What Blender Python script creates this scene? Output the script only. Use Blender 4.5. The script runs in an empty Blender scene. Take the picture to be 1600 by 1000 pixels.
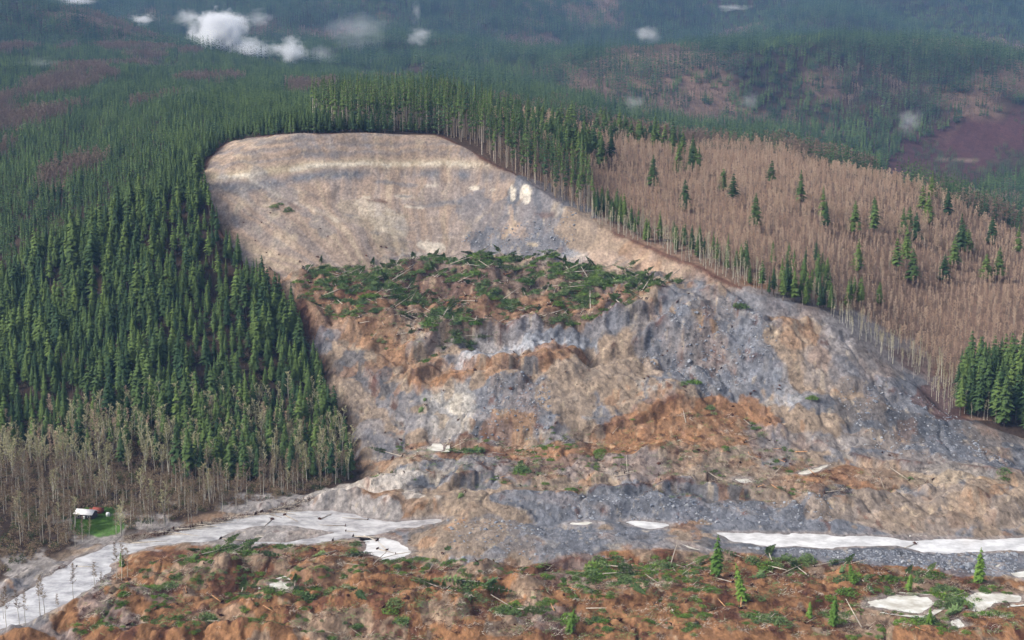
import bpy, bmesh, math, random
import numpy as np
R = math.radians
S = bpy.context.scene

# ---------------------------------------------------------------- camera, sky, sun, exposure
CAM_H, PITCH = 240.0, R(10.0)
cam = bpy.data.objects.new('camera', bpy.data.cameras.new('camera'))
S.collection.objects.link(cam)
cam.location = (0, 0, CAM_H)
cam.rotation_euler = (R(90) - PITCH, 0, 0)
cam.data.angle = R(40)
cam.data.clip_start = 1
cam.data.clip_end = 30000
S.camera = cam

SUN_EL, SUN_AZ = R(40), R(-105)          # azimuth measured from +Y (view direction) towards +X
world = bpy.data.worlds.new('World'); S.world = world
world.use_nodes = True
wn = world.node_tree.nodes; wl = world.node_tree.links
bg = wn['Background']
sky = wn.new('ShaderNodeTexSky'); sky.sky_type = 'NISHITA'; sky.sun_disc = False
sky.sun_elevation = SUN_EL; sky.sun_rotation = SUN_AZ
sky.air_density = 1.0; sky.dust_density = 6.0; sky.ozone_density = 1.0
hsv = wn.new('ShaderNodeHueSaturation'); hsv.inputs['Saturation'].default_value = 0.45   # cloud cover
wl.new(sky.outputs[0], hsv.inputs['Color']); wl.new(hsv.outputs[0], bg.inputs['Color'])
bg.inputs['Strength'].default_value = 0.12

sl = bpy.data.lights.new('sun', 'SUN'); sl.energy = 1.5; sl.angle = R(16); sl.color = (1.0, 0.95, 0.88)
sun = bpy.data.objects.new('sun', sl); S.collection.objects.link(sun)
sun.rotation_euler = (R(90) - SUN_EL, 0, -SUN_AZ + R(180))

S.view_settings.view_transform = 'Standard'
S.view_settings.look = 'None'
S.view_settings.gamma = 1
S.view_settings.use_curve_mapping = False
S.view_settings.exposure = 0.75
S.cycles.max_bounces = 8; S.cycles.diffuse_bounces = 2; S.cycles.glossy_bounces = 1
S.cycles.transmission_bounces = 2; S.cycles.volume_bounces = 5; S.cycles.transparent_max_bounces = 6
S.cycles.volume_step_rate = 1.0; S.cycles.volume_max_steps = 64
S.cycles.use_denoising = True

rng = np.random.default_rng(7); random.seed(7)
F = 800 / math.tan(R(20))                # focal length in photo pixels (1600 wide)
CP, SP = math.cos(PITCH), math.sin(PITCH)
def ray(px, py):                          # u = x/y and slope dz/dy of the sight line through a photo point
    xc = (np.asarray(px, float) - 800) / F; yc = (500 - np.asarray(py, float)) / F
    den = CP + yc * SP
    return xc / den, (-SP + yc * CP) / den
def flat(px, py, z=0.0):                  # point of the valley floor seen at a photo point
    u, s = ray(px, py); y = (z - CAM_H) / s
    return np.stack([u * y, y], -1)

# ---------------------------------------------------------------- numpy noise
TAB = rng.uniform(-1, 1, (12, 256, 256))
def vn(x, y, seed=0):
    t = TAB[seed % 12]; x = x + seed * 17.3; y = y + seed * 9.1
    xi = np.floor(x).astype(np.int64); yi = np.floor(y).astype(np.int64)
    fx = x - xi; fy = y - yi
    fx = fx * fx * (3 - 2 * fx); fy = fy * fy * (3 - 2 * fy)
    x0 = xi & 255; x1 = (xi + 1) & 255; y0 = yi & 255; y1 = (yi + 1) & 255
    return (t[x0, y0] * (1 - fx) + t[x1, y0] * fx) * (1 - fy) + (t[x0, y1] * (1 - fx) + t[x1, y1] * fx) * fy
def fbm(x, y, o=4, seed=0, g=0.5):
    a = 1.0; s = 0; n = 0
    for i in range(o):
        s = s + a * vn(x, y, seed + i); n += a; a *= g; x, y = x * 1.93 + y * 0.55, y * 1.93 - x * 0.55
    return s / n
def billow(x, y, o=4, seed=0, g=0.5):     # rounded humps with creases between
    a = 1.0; s = 0; n = 0
    for i in range(o):
        s = s + a * np.abs(vn(x, y, seed + i)); n += a; a *= g; x, y = x * 1.93 + y * 0.55, y * 1.93 - x * 0.55
    return s / n
def sst(a, b, x):
    t = np.clip((x - a) / (b - a), 0, 1); return t * t * (3 - 2 * t)

def sdf(x, y, poly):                      # signed distance to a plan polygon, positive inside
    p = np.asarray(poly, float); d = np.full(x.shape, 1e18); ins = np.zeros(x.shape, bool)
    for i in range(len(p)):
        ax, ay = p[i]; bx, by = p[(i + 1) % len(p)]
        ex, ey = bx - ax, by - ay; L = ex * ex + ey * ey + 1e-9
        t = np.clip(((x - ax) * ex + (y - ay) * ey) / L, 0, 1)
        d = np.minimum(d, (x - ax - t * ex) ** 2 + (y - ay - t * ey) ** 2)
        if ay != by:
            c = ((ay > y) != (by > y)) & (x < (bx - ax) * (y - ay) / (by - ay) + ax)
            ins ^= c
    d = np.sqrt(d)
    return np.where(ins, d, -d)

# ---------------------------------------------------------------- terrain: two lofted surfaces
U0, U1, NU = -0.43, 0.43, 780
ug = np.linspace(U0, U1, NU)
yy = list(np.arange(440, 1262, 1.3)); st = 1.3
while yy[-1] < 7600:
    st = min(st * 1.035, 40); yy.append(yy[-1] + st)
yg = np.array(yy); NY = len(yg)

E_ = (7400, 900, "z")
def loft(stations):
    us = []; Y = []; Z = []
    for px, prof in stations:
        us.append((px - 800) / F / 0.985); ys = []; zs = []
        for e in prof:
            if len(e) == 3: ys.append(e[0]); zs.append(e[1])          # (depth, height, 'z')
            else:
                _, s = ray(px, e[0]); ys.append(e[1]); zs.append(CAM_H + s * e[1])
        if prof[-1] is E_:                 # the headwall plane goes on above the rim: a crisp edge
            g = (zs[-2] - zs[-3]) / (ys[-2] - ys[-3]); ys.insert(-1, ys[-2] + 40); zs.insert(-1, zs[-2] + 40 * g)
        Y.append(ys); Z.append(zs)
    us = np.array(us); Y = np.array(Y); Z = np.array(Z)
    out = np.empty((NU, NY))
    for i, u in enumerate(ug):
        yk = np.array([np.interp(u, us, Y[:, k]) for k in range(Y.shape[1])])
        zk = np.array([np.interp(u, us, Z[:, k]) for k in range(Y.shape[1])])
        h = np.diff(yk); dl = np.diff(zk) / h
        m = np.zeros_like(yk); m[0] = dl[0]; m[-1] = dl[-1]
        for k in range(1, len(yk) - 1):
            if dl[k - 1] * dl[k] > 0:
                w1 = 2 * h[k] + h[k - 1]; w2 = h[k] + 2 * h[k - 1]
                m[k] = (w1 + w2) / (w1 / dl[k - 1] + w2 / dl[k])
        j = np.clip(np.searchsorted(yk, yg) - 1, 0, len(yk) - 2)
        t = np.clip((yg - yk[j]) / h[j], 0, 1)
        out[i] = ((2*t**3 - 3*t**2 + 1) * zk[j] + (t**3 - 2*t**2 + t) * h[j] * m[j]
                  + (-2*t**3 + 3*t**2) * zk[j + 1] + (t**3 - t**2) * h[j] * m[j + 1])
    k = np.exp(-0.5 * (np.arange(-24, 25) / 9.0) ** 2); k /= k.sum()
    pad = np.pad(out, ((24, 24), (0, 0)), 'edge')
    return sum(k[a] * pad[a:a + NU] for a in range(49))
z_ = "z"
A_ = (300, 0, z_); B_ = (815, 1.5, z_)
T0_ST = [
 (-400, [A_, B_, (575,1000), (430,1150), (240,1700), (125,2600), (90,3300), (-60,4300), (-240,7300)]),
 (0,    [A_, B_, (560,1000), (420,1150), (235,1700), (120,2600), (88,3300), (-20,4000), (-200,7300)]),
 (200,  [A_, B_, (540,960), (350,1120), (235,1550), (120,2600), (92,3300), (40,4300), (-200,7300)]),
 (310,  [A_, B_, (560,945), (277,1160), (215,1400), (128,2500), (100,3200), (30,4400), (-190,7300)]),
 (450,  [A_, B_, (500,1000), (209,1206), (190,1450), (130,2500), (108,3200), (20,4500), (-190,7300)]),
 (600,  [A_, B_, (480,1010), (207,1208), (188,1450), (138,2300), (112,3200), (10,4500), (-180,7300)]),
 (720,  [A_, B_, (480,1000), (225,1195), (186,1400), (152,2200), (122,3000), (10,4500), (-180,7300)]),
 (800,  [A_, B_, (500,980), (268,1175), (192,1430), (165,2100), (135,2900), (14,4500), (-180,7300)]),
 (900,  [A_, B_, (520,965), (330,1120), (203,1460), (188,2000), (150,2700), (20,4500), (-180,7300)]),
 (1000, [A_, B_, (545,940), (380,1060), (219,1480), (225,1980), (175,2700), (20,4500), (-180,7300)]),
 (1080, [A_, B_, (560,920), (412,1010), (233,1490), (246,1950), (195,2700), (20,4500), (-180,7300)]),
 (1180, [A_, B_, (570,912), (450,975), (238,1470), (262,1960), (205,2750), (20,4500), (-180,7300)]),
 (1290, [A_, B_, (590,900), (490,955), (260,1400), (290,2000), (217,2800), (20,4600), (-180,7300)]),
 (1450, [A_, B_, (670,868), (600,925), (308,1300), (335,1900), (240,2700), (20,4600), (-180,7300)]),
 (1600, [A_, (780,1.5,z_), (700,845), (660,880), (378,1220), (365,1800), (250,2700), (20,4600), (-180,7300)]),
 (2000, [A_, (760,1.5,z_), (735,815), (690,860), (480,1150), (400,1700), (280,2700), (40,4600), (-160,7300)]),
]
RIDGE = {-400: (-60, 3700, -20, 4600), 0: (-18, 3700, 0, 4600), 200: (46, 3650, 62, 4500), 310: (84, 3500, 78, 4300), 450: (90, 3500, 66, 4400), 600: (92, 3500, 60, 4400), 720: (96, 3400, 66, 4400), 800: (98, 3400, 72, 4400), 900: (92, 3300, 88, 4400),
         1000: (80, 3300, 86, 4400), 1080: (74, 3300, 82, 4400), 1180: (66, 3300, 76, 4400), 1290: (60, 3300, 72, 4400), 1450: (72, 3300, 84, 4400), 1600: (104, 3200, 110, 4300), 2000: (120, 3100, 130, 4300)}
T0 = loft([(p, q[:7] + [RIDGE[p][:2], RIDGE[p][2:]] + q[8:]) for p, q in T0_ST])
N0 = (300, 2, z_); N1 = (560, 2.5, z_); N2 = (672, 0.8, z_); N3 = (718, 1.0, z_)
T1 = loft([
 (-300, [N0, N1, N2, N3, (790,1.2,z_), (740,820), (690,852), (620,890), (560,930), (440,1040), (400,1070), (350,1110), (300,1145), (275,1165), E_]),
 (310,  [N0, N1, N2, N3, (790,1.2,z_), (740,820), (690,852), (620,890), (560,930), (440,1040), (400,1070), (350,1110), (300,1145), (275,1162), E_]),
 (380,  [N0, N1, N2, N3, (790,1.2,z_), (740,820), (690,852), (620,890), (560,930), (440,1040), (420,1055), (370,1085), (300,1135), (226,1195), E_]),
 (460,  [N0, N1, N2, N3, (790,1.2,z_), (742,818), (692,850), (625,890), (565,930), (470,1000), (440,1030), (360,1092), (288,1158), (211,1199), E_]),
 (550,  [N0, N1, N2, N3, (790,1.5,z_), (738,815), (680,850), (610,895), (550,935), (470,1005), (432,1050), (345,1118), (278,1172), (209,1201), E_]),
 (640,  [N0, N1, N2, N3, (775,3.5,z_), (695,852), (625,882), (570,940), (520,962), (415,1075), (412,1090), (335,1142), (268,1185), (208,1203), E_]),
 (720,  [N0, N1, N2, N3, (775,5,z_), (690,855), (592,885), (562,945), (514,965), (412,1078), (410,1092), (335,1142), (268,1182), (225,1191), E_]),
 (800,  [N0, N1, N2, N3, (777,6,z_), (690,855), (590,885), (562,947), (511,967), (411,1072), (409,1086), (350,1124), (300,1155), (268,1172), E_]),
 (900,  [N0, N1, N2, N3, (777,6,z_), (690,850), (600,880), (565,942), (508,965), (415,1060), (412,1072), (385,1090), (352,1108), (330,1117), E_]),
 (1040, [N0, N1, N2, N3, (776,6,z_), (700,840), (630,868), (575,930), (500,960), (450,1000), (440,1012), (420,1025), (407,1035), (398,1040), E_]),
 (1150, [N0, N1, N2, N3, (770,5,z_), (710,830), (640,880), (580,915), (520,945), (480,965), (465,972), (455,976), (447,979), (440,982), E_]),
 (1290, [N0, N1, N2, N3, (765,4,z_), (720,820), (660,860), (610,890), (560,915), (530,930), (515,938), (505,944), (497,950), (490,954), E_]),
 (1450, [N0, N1, N2, N3, (757,4,z_), (740,800), (700,835), (670,860), (645,880), (630,893), (622,900), (614,908), (607,916), (600,924), E_]),
 (1600, [N0, N1, N2, N3, (748,4,z_), (750,785), (720,815), (700,832), (690,842), (684,850), (678,856), (672,863), (666,870), (660,879), E_]),
 (2000, [N0, N1, N2, N3, (748,4,z_), (750,785), (720,815), (700,832), (696,838), (692,844), (689,850), (687,855), (685,860), (683,866), E_]),
])

def colz(grid, u):                        # one height column per u
    f = (np.clip(u, U0, U1) - U0) / (U1 - U0) * (NU - 1); i = np.clip(f.astype(int), 0, NU - 2); t = (f - i)[:, None]
    return grid[i] * (1 - t) + grid[i + 1] * t
def hit(grid, pts):                       # first terrain point along the sight lines of photo points
    pts = np.asarray(pts, float); u, s = ray(pts[:, 0], pts[:, 1])
    zc = colz(grid, u); d = zc - (CAM_H + s[:, None] * yg[None, :])
    below = d >= 0; k = np.argmax(below, 1); k[~below.any(1)] = NY - 1; k = np.clip(k, 1, NY - 1)
    r = np.arange(len(u)); a = d[r, k - 1]; b = d[r, k]; t = np.clip(-a / (b - a + 1e-9), 0, 1)
    y = yg[k - 1] + t * (yg[k] - yg[k - 1])
    return np.stack([u * y, y], -1)

# rim of the slide, traced on the old hillside
RIM = [(558,752),(555,740),(545,700),(530,645),(512,600),(490,548),(470,508),(425,462),(385,425),(340,350),(312,285),(313,277),(330,245),(358,222),(400,214),
       (450,210.5),(520,209),(600,208.5),(680,210),(715,226),(760,250),(800,270),(850,300),(900,332),(950,360),(1000,382),(1045,400),(1080,414),(1120,432),
       (1150,446),(1190,470),(1240,476),(1290,494),(1340,530),(1385,565),(1430,595),(1450,618),(1480,648),(1540,668),(1600,690),(1750,710)]
rim = hit(T0, RIM)
slide_poly = np.concatenate([rim, flat([2300, 2300, -500, -500, -200, 0, 120, 330, 440, 500], [720, 1150, 1150, 985, 940, 905, 850, 800, 780, 770])])
UU, YY = np.meshgrid(ug, yg, indexing='ij'); XX = UU * YY
near = yg < 1300
sd = np.full(XX.shape, -500.0)
wob = 2.5 * fbm(XX[:, near] / 14, YY[:, near] / 14, 3, 3)
sd[:, near] = sdf(XX[:, near], YY[:, near], slide_poly) + wob
bl = sst(-1.0, 8.0, sd)
T1 = np.where(YY > 1040, np.minimum(T1, T0 - .2), np.minimum(T1, T0 + 8))
TB = T0 * (1 - bl) + T1 * bl        # base ground, before relief
inside = sst(0, 14, sd)

def at(pts): return hit(TB, pts)
def ell(px, py, rx, ry, ang=0, n=18):     # a photo ellipse laid down on the ground
    a = np.linspace(0, 2 * np.pi, n, endpoint=False); c, s = math.cos(R(ang)), math.sin(R(ang))
    ex, ey = rx * np.cos(a), ry * np.sin(a)
    return np.stack([px + ex * c + ey * s, py - ex * s + ey * c], -1)
def bbox(poly, m):
    lo = poly.min(0) - m; hi = poly.max(0) + m
    j0, j1 = np.searchsorted(yg, [lo[1], hi[1]])
    us = [lo[0] / max(lo[1], 400), lo[0] / hi[1], hi[0] / max(lo[1], 400), hi[0] / hi[1]]
    i0, i1 = np.searchsorted(ug, [min(us), max(us)])
    return slice(max(i0 - 1, 0), i1 + 1), slice(max(j0 - 1, 0), j1 + 1)

# hummocks seen in the debris: px, py, half width, half height (photo), metres high
HUM = [(820,650,120,55,6),(1090,700,120,55,11),(1000,690,80,30,5),(760,735,70,28,5),(850,722,75,22,5),(1010,742,80,25,4),(740,800,110,32,8),(860,792,80,22,6),
 (965,790,110,22,6),(760,848,110,38,7),(900,858,120,26,4),(615,787,72,20,5),(1330,755,95,26,5),(1500,795,120,34,6),(1420,770,150,46,5),(1235,545,62,46,7),
 (1400,640,95,46,5),(1150,520,60,40,4),(650,730,60,18,4),(1190,720,70,40,5),(880,610,70,35,4),(700,610,60,30,3),(960,560,80,30,3),(1050,600,60,30,4),(1290,650,60,30,4),
 (1550,730,70,30,4),(600,845,30,14,3),(620,862,22,12,2.5),(1370,862,60,6,.8),(1570,874,50,8,1.2),(1200,790,90,18,3),
 (300,900,110,28,5),(450,960,130,30,5),(230,965,70,22,3),(560,900,110,26,5),(640,960,110,36,6),(800,930,110,30,5),(950,930,120,34,5),(1080,960,110,34,6),
 (1200,930,90,28,4),(1330,945,60,18,3),(1500,990,120,26,4),(1420,958,40,12,2.5),(1540,930,90,18,2),(820,985,60,20,2.5),(380,885,90,18,4),(1150,990,90,22,3)]
hr = random.Random(11)
for n_, x0, x1, y0, y1, r0, r1, h0, h1 in [(60, 660, 1250, 640, 760, 14, 38, 1.5, 4.5), (40, 1000, 1560, 690, 830, 16, 50, 1.2, 3.6), (26, 700, 1100, 540, 640, 14, 40, 1.2, 3.5), (30, 1080, 1420, 480, 640, 14, 40, 1.5, 4), (70, 150, 1600, 880, 1000, 18, 55, 1.0, 3.4)]:
    for _ in range(n_):
        r_ = hr.uniform(r0, r1); HUM.append((hr.uniform(x0, x1), hr.uniform(y0, y1), r_, r_ * hr.uniform(.35, .55), hr.uniform(h0, h1)))
H = np.zeros_like(TB)
for px, py, rx, ry, h in HUM:
    P = at(ell(px, py, rx, ry)); sl_ = bbox(P, 10)
    x, y = XX[sl_], YY[sl_]
    d = sdf(x, y, P) + 3 * fbm(x / 12, y / 12, 3, 5)
    m = np.clip(d / max(min(np.ptp(P[:, 0]), np.ptp(P[:, 1])) * 0.5, 4), 0, 1)
    H[sl_] = np.maximum(H[sl_], h * 0.95 * np.sqrt(m) * (1 - 0.25 * m)) 

# procedural relief
# left flank: runnels down to the lower right
flank_poly = at([(462,490),(500,490),(560,540),(610,580),(645,640),(650,690),(590,745),(552,745),(540,690),(500,600)])
fl = np.zeros_like(TB); fl[:, near] = sst(-4, 6, sdf(XX[:, near], YY[:, near], flank_poly)) * inside[:, near]
nx, ny = XX[:, near], YY[:, near]
scarp = np.zeros_like(TB)
SC_POLY = at([(318,300),(345,345),(395,420),(440,440),(560,425),(650,412),(760,410),(900,410),(990,425),(1060,440),(1080,418)])
SC_POLY = np.concatenate([SC_POLY, rim[10:28][::-1]])
scarp[:, near] = sst(-4, 8, sdf(nx, ny, SC_POLY) + 3 * fbm(nx / 15, ny / 15, 3, 2))
rel = np.zeros_like(TB)
inz = inside[:, near]; sc = scarp[:, near]
deb = inz * (1 - sc) * (1 - .8 * fl[:, near])
wx = nx + 9 * fbm(nx / 40, ny / 40, 3, 6); wy = ny + 9 * fbm(nx / 40, ny / 40, 3, 8)
big = billow(wx / 46, wy / 38, 3, 1) - 0.3
med = billow(wx / 17, wy / 17, 3, 4) - 0.3
fin = fbm(nx / 5.2, ny / 4.2, 3, 7)
river_z = sst(640, 690, ny)
calm = 1 - sst(650, 672, ny) * sst(745, 715, ny) * (.82 + .08 * sst(60, -60, nx))
hum = 12 * big + 5.6 * med + 1.1 * (billow(wx / 7.5, wy / 10, 2, 9) - .3) + .5 * fin
slope_amp = (0.28 + 1.05 * sst(-.22, .3, fbm(nx / 85, ny / 70, 3, 4))) * (.9 + .3 * sst(760, 900, ny))
crk = np.abs(fbm(wx / 34, wy / 48, 3, 2)); crk2 = np.abs(fbm(wx / 15 + 5, wy / 26, 3, 7))
rel[:, near] += deb * calm * (slope_amp * (hum + 1.2) - 1.5 * sst(.06, 0, crk) - .6 * sst(.05, 0, crk2))
# scarp: gullies that run down the bowl, thin ledges
ang = np.arctan2(nx + 65, ny - 985) * 190 + 12 * fbm(nx / 50, ny / 40, 3, 9)
gul = billow(ang / 17, ny / 160, 3, 8) - 0.3
gul2 = billow(ang / 5, ny / 70, 2, 2) - 0.3
low = sst(160, 150, TB[:, near] + 4 * fbm(nx / 30, ny / 30, 2, 4)); gv = .35 + .65 * sst(-.3, .4, fbm(nx / 70, ny / 50, 3, 1))
rel[:, near] += sc * (3.6 * gul * gv * (.35 + .65 * low) + .8 * gul2 * gv * (.4 + .6 * low) + 0.5 * fin + 1.5 * fbm(nx / 30, ny / 20, 3, 4) + 1.0 * np.sin(TB[:, near] / 2.1 + 2 * fbm(nx / 60, ny / 60, 2, 3)) * sst(158, 172, TB[:, near]) * 0.7)
rot = (nx * 0.8 + ny * 0.6)
rel[:, near] += fl[:, near] * (2.2 * (billow(rot / 9, (nx * 0.6 - ny * 0.8) / 70, 3, 6) - 0.3))
# ledges: small scarps that step down towards the river
LEDGE = [([(600,580),(640,560),(700,532),(800,514),(900,507),(980,503),(1050,488)], 7), ([(610,618),(680,584),(760,582),(850,576),(930,562),(1000,542),(1060,530)], 6), ([(640,700),(720,690),(850,692),(960,672),(1040,640),(1120,628),(1200,640)], 4),
         ([(690,768),(760,752),(850,762),(950,772),(1080,768),(1180,778),(1300,786)], 6), ([(1060,560),(1150,566),(1240,592),(1330,606),(1420,628)], 5), ([(1180,690),(1280,700),(1380,730),(1500,742),(1640,760)], 4), ([(1080,470),(1150,478),(1230,500),(1300,520)], 5),
         ([(560,905),(660,880),(760,905),(860,890),(980,880),(1090,868)], 2.5), ([(200,905),(330,885),(450,900),(600,930),(700,950)], 2.5), ([(900,960),(1050,940),(1200,955),(1330,940),(1480,965)], 2.5), ([(480,520),(540,560),(600,612),(640,660)], 3)]
lip = np.zeros_like(TB)
for pts, h_ in LEDGE:
    P = at(pts); o_ = np.argsort(P[:, 0]); P = P[o_]
    g_ = np.interp(nx, P[:, 0], P[:, 1]) + 7 * fbm(nx / 18, ny / 60, 3, 5) + 2 * fbm(nx / 5, ny / 30, 2, 3)
    win = sst(P[0, 0] - 4, P[0, 0] + 14, nx) * sst(P[-1, 0] + 4, P[-1, 0] - 14, nx) * sst(-.5, .1, fbm(nx / 22, ny / 80, 2, 8))
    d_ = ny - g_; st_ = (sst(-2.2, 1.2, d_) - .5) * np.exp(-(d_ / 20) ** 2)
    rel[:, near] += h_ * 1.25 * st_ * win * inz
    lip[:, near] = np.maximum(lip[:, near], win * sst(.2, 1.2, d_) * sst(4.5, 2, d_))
# hill noise outside the slide
out_amp = sst(0, -20, sd) * sst(790, 900, YY)
rel += out_amp * (5 * fbm(XX / 90, YY / 90, 3, 9) + sst(1700, 3200, YY) * 28 * fbm(XX / 420, YY / 420, 3, 2) * sst(0, -20, sd))
mt = sst(2300, 4200, YY)
rel += mt * 120 * (billow(XX / 700 + 3, YY / 1100, 4, 5) - 0.32)
rel += sst(0, -6, sd) * (YY < 840) * 0.35 * fbm(XX / 8, YY / 8, 3, 4)
Z = TB + rel + H * inside * (1 - 0.6 * scarp)
Z[:, near] = np.where((inz > 0.5), np.maximum(Z[:, near], 0.35 + 0.25 * fin), Z[:, near])

# ---------------------------------------------------------------- water: beds carved in the ground
RIV = [
 [(-200,1075),(-60,1010),(0,985),(60,968),(110,942),(150,915),(172,893),(190,868),(250,852),(330,845),(420,851),(480,851),(540,843),(575,838),(640,824),(692,815),(690,811),(600,813),(520,797),(450,798),
  (380,808),(300,826),(220,842),(170,852),(118,872),(75,900),(0,948),(-100,985),(-200,1020)],
 [(566,842),(600,838),(622,848),(645,862),(625,872),(598,876),(570,862)],
 [(970,815),(985,812),(1010,812),(1045,821),(1015,827),(990,822)],
 [(1120,832),(1180,833),(1300,836),(1420,840),(1520,842),(1620,840),(1760,838),(2350,838),(2350,864),(1760,862),(1640,859),(1560,861),(1500,866),(1440,862),(1400,856),(1300,857),(1200,854),(1145,847)],
]
POND = [   # photo outline, name of its label
 ([(1348,945),(1400,936),(1450,940),(1470,950),(1440,968),(1400,962),(1350,955)], 'broad milky pond among orange mounds near the right foreground bush'),
 ([(1490,935),(1530,930),(1600,934),(1600,944),(1560,948),(1530,962),(1500,948)], 'ragged milky pond with fallen roots behind the foreground bush'),
 ([(1478,975),(1500,972),(1512,985),(1490,990)], 'small milky pool below the foreground bush'),
 ([(420,915),(440,908),(455,918),(445,930),(410,930)], 'small milky pool in the left part of the orange debris'),
 ([(1240,745),(1262,736),(1292,728),(1280,742),(1250,748)], 'bright white pool on the grey debris slope'),
 ([(1146,752),(1170,752),(1180,760),(1160,762)], 'tiny green-tinged pool on the debris slope'),
 ([(660,712),(675,690),(694,692),(694,710)], 'pale yellowish pool at the foot of the bare left flank'),
 ([(1045,846),(1075,850),(1110,864),(1070,862)], 'thin white pool between grey mud and green debris'),
 ([(1550,881),(1572,880),(1575,886),(1555,887)], 'small white pool on the grey bank in front of the river'),
 ([(1580,900),(1620,896),(1620,908),(1590,906)], 'white pool at the end of the grey bank beside a lone conifer'),
 ([(1405,834),(1445,833),(1450,836),(1420,838)], 'thin white pool on the grey far bank of the river'),
 ([(885,819),(915,814),(938,816),(915,821)], 'sliver of white water under the blue-grey clay bank'),
]
wet = np.full(XX.shape, -99.0)
bars = [flat(*np.array(p).T) for p in (
   [(345,842),(372,828),(410,822),(455,822),(520,832),(488,840),(440,847),(380,846)],
   [(1290,863),(1330,854),(1400,853),(1440,862),(1400,872)])]
river_polys = [flat(*np.array(p).T) for p in RIV]
for P in river_polys:
    s_ = bbox(P, 25); x, y = XX[s_], YY[s_]
    d = sdf(x, y, P) + 4.0 * fbm(x / 9, y / 10, 4, 6)
    for b in bars: d = np.minimum(d, -sdf(x, y, b) + 1.0 * fbm(x / 5, y / 5, 2, 3))
    Z[s_] = Z[s_] * (1 - sst(-13, 0, d)) + sst(-13, 0, d) * (np.minimum(Z[s_], 0.25) - 0.55 * sst(-1, 2.5, d))
    wet[s_] = np.maximum(wet[s_], d)
ponds = []
for out, lab in POND:
    P = at(out); s_ = bbox(P, 14); x, y = XX[s_], YY[s_]
    d = sdf(x, y, P) + 3.2 * fbm(x / 7, y / 9, 3, 8) - 1
    m = d > -1
    lev = float(np.median(Z[s_][m])) if m.any() else 1.0
    lev = min(lev, float(np.percentile(TB[s_][m], 40)) + 2.0) if m.any() else lev
    k = sst(-11, 0, d)
    Z[s_] = Z[s_] * (1 - k) + k * (lev + 0.3 - 0.9 * sst(-1, 1.6, d))
    ponds.append((P, lev, lab)); wet[s_] = np.maximum(wet[s_], d)

def zat(x, y):                            # ground height at plan points
    x = np.asarray(x, float); y = np.asarray(y, float); u = x / y
    f = np.clip((u - U0) / (U1 - U0) * (NU - 1), 0, NU - 1.001); i = f.astype(int); t = f - i
    j = np.clip(np.searchsorted(yg, y) - 1, 0, NY - 2); s = np.clip((y - yg[j]) / (yg[j + 1] - yg[j]), 0, 1)
    return (Z[i, j] * (1-t) + Z[i+1, j] * t) * (1-s) + (Z[i, j+1] * (1-t) + Z[i+1, j+1] * t) * s
def gval(g, x, y):
    u = np.asarray(x) / np.asarray(y)
    i = np.clip(np.round((u - U0) / (U1 - U0) * (NU - 1)).astype(int), 0, NU - 1); j = np.clip(np.searchsorted(yg, y), 0, NY - 1)
    return g[i, j]
def proj(x, y, z):                        # where a world point shows in the photo
    zz = z - CAM_H; dep = y * CP - zz * SP; up = y * SP + zz * CP
    return 800 + F * x / dep, 500 - F * up / dep

# ---------------------------------------------------------------- soil colours (real albedo) by place
C = dict(tan=(.255,.195,.145), beige=(.335,.252,.195), blue=(.14,.146,.166), lblue=(.30,.31,.335), dblue=(.082,.088,.102), orange=(.25,.13,.064), fg=(.23,.118,.058),
         org=(.085,.036,.024), pale=(.58,.52,.43), mud=(.27,.245,.23), lmud=(.42,.38,.34), floor=(.045,.03,.022), alder=(.19,.125,.09), clear=(.075,.034,.034),
         lawn=(.075,.15,.032), yellow=(.44,.36,.25), grey=(.21,.195,.195))
C = {k: np.array(v) for k, v in C.items()}
COL = np.empty(XX.shape + (3,))
n1 = fbm(XX / 60, YY / 45, 4, 1); n2 = fbm(XX / 22, YY / 30, 4, 6); n3 = fbm(XX / 7, YY / 15, 3, 10); n4 = fbm(XX / 2.6, YY / 6.5, 2, 4)
def put(mask, col, s=1.0):
    m = (np.clip(mask, 0, 1) * s)[..., None]; COL[:] = COL * (1 - m) + C[col] * m
COL[:] = C['floor']
hills = sst(0, -8, sd)
put(sst(760, 800, XX * 0 + YY) * sst(-0.06, 0.02, UU) * (YY > 880) * (YY < 1900), 'alder')
put(sst(2000, 2500, YY) * sst(0.05, 0.3, fbm(XX / 260, YY / 420, 4, 3)), 'alder', 0.9)
put(sst(1180, 1300, YY) * (UU < -0.05) * sst(0.30, 0.48, fbm(XX / 150, YY / 260, 3, 7)), 'alder', 0.7)
# slide
put((YY > 1900) * (UU > .2) * sst(.1, .35, fbm(XX / 45, YY / 90, 3, 11)), 'floor', .6)
put(inside, 'tan'); put(inside * sst(0.05, 0.12, n1 + 0.6 * n2 + .25 * n3), 'grey'); put(inside * sst(0.2, 0.26, n2 - 0.5 * n1 + .3 * n3), 'blue', .8)
put(inside * (1 - scarp) * sst(.22, .28, fbm(XX / 30, YY / 26, 4, 9) + .25 * n3 + .15 * n1), 'dblue', .75); put(inside * sst(0.35, 0.45, n2 * .6 + n3), 'yellow', .35); put(inside * sst(0.3, 0.36, n3 * .8 - n2 * .8 + .3 * n4), 'orange', .5)
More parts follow.
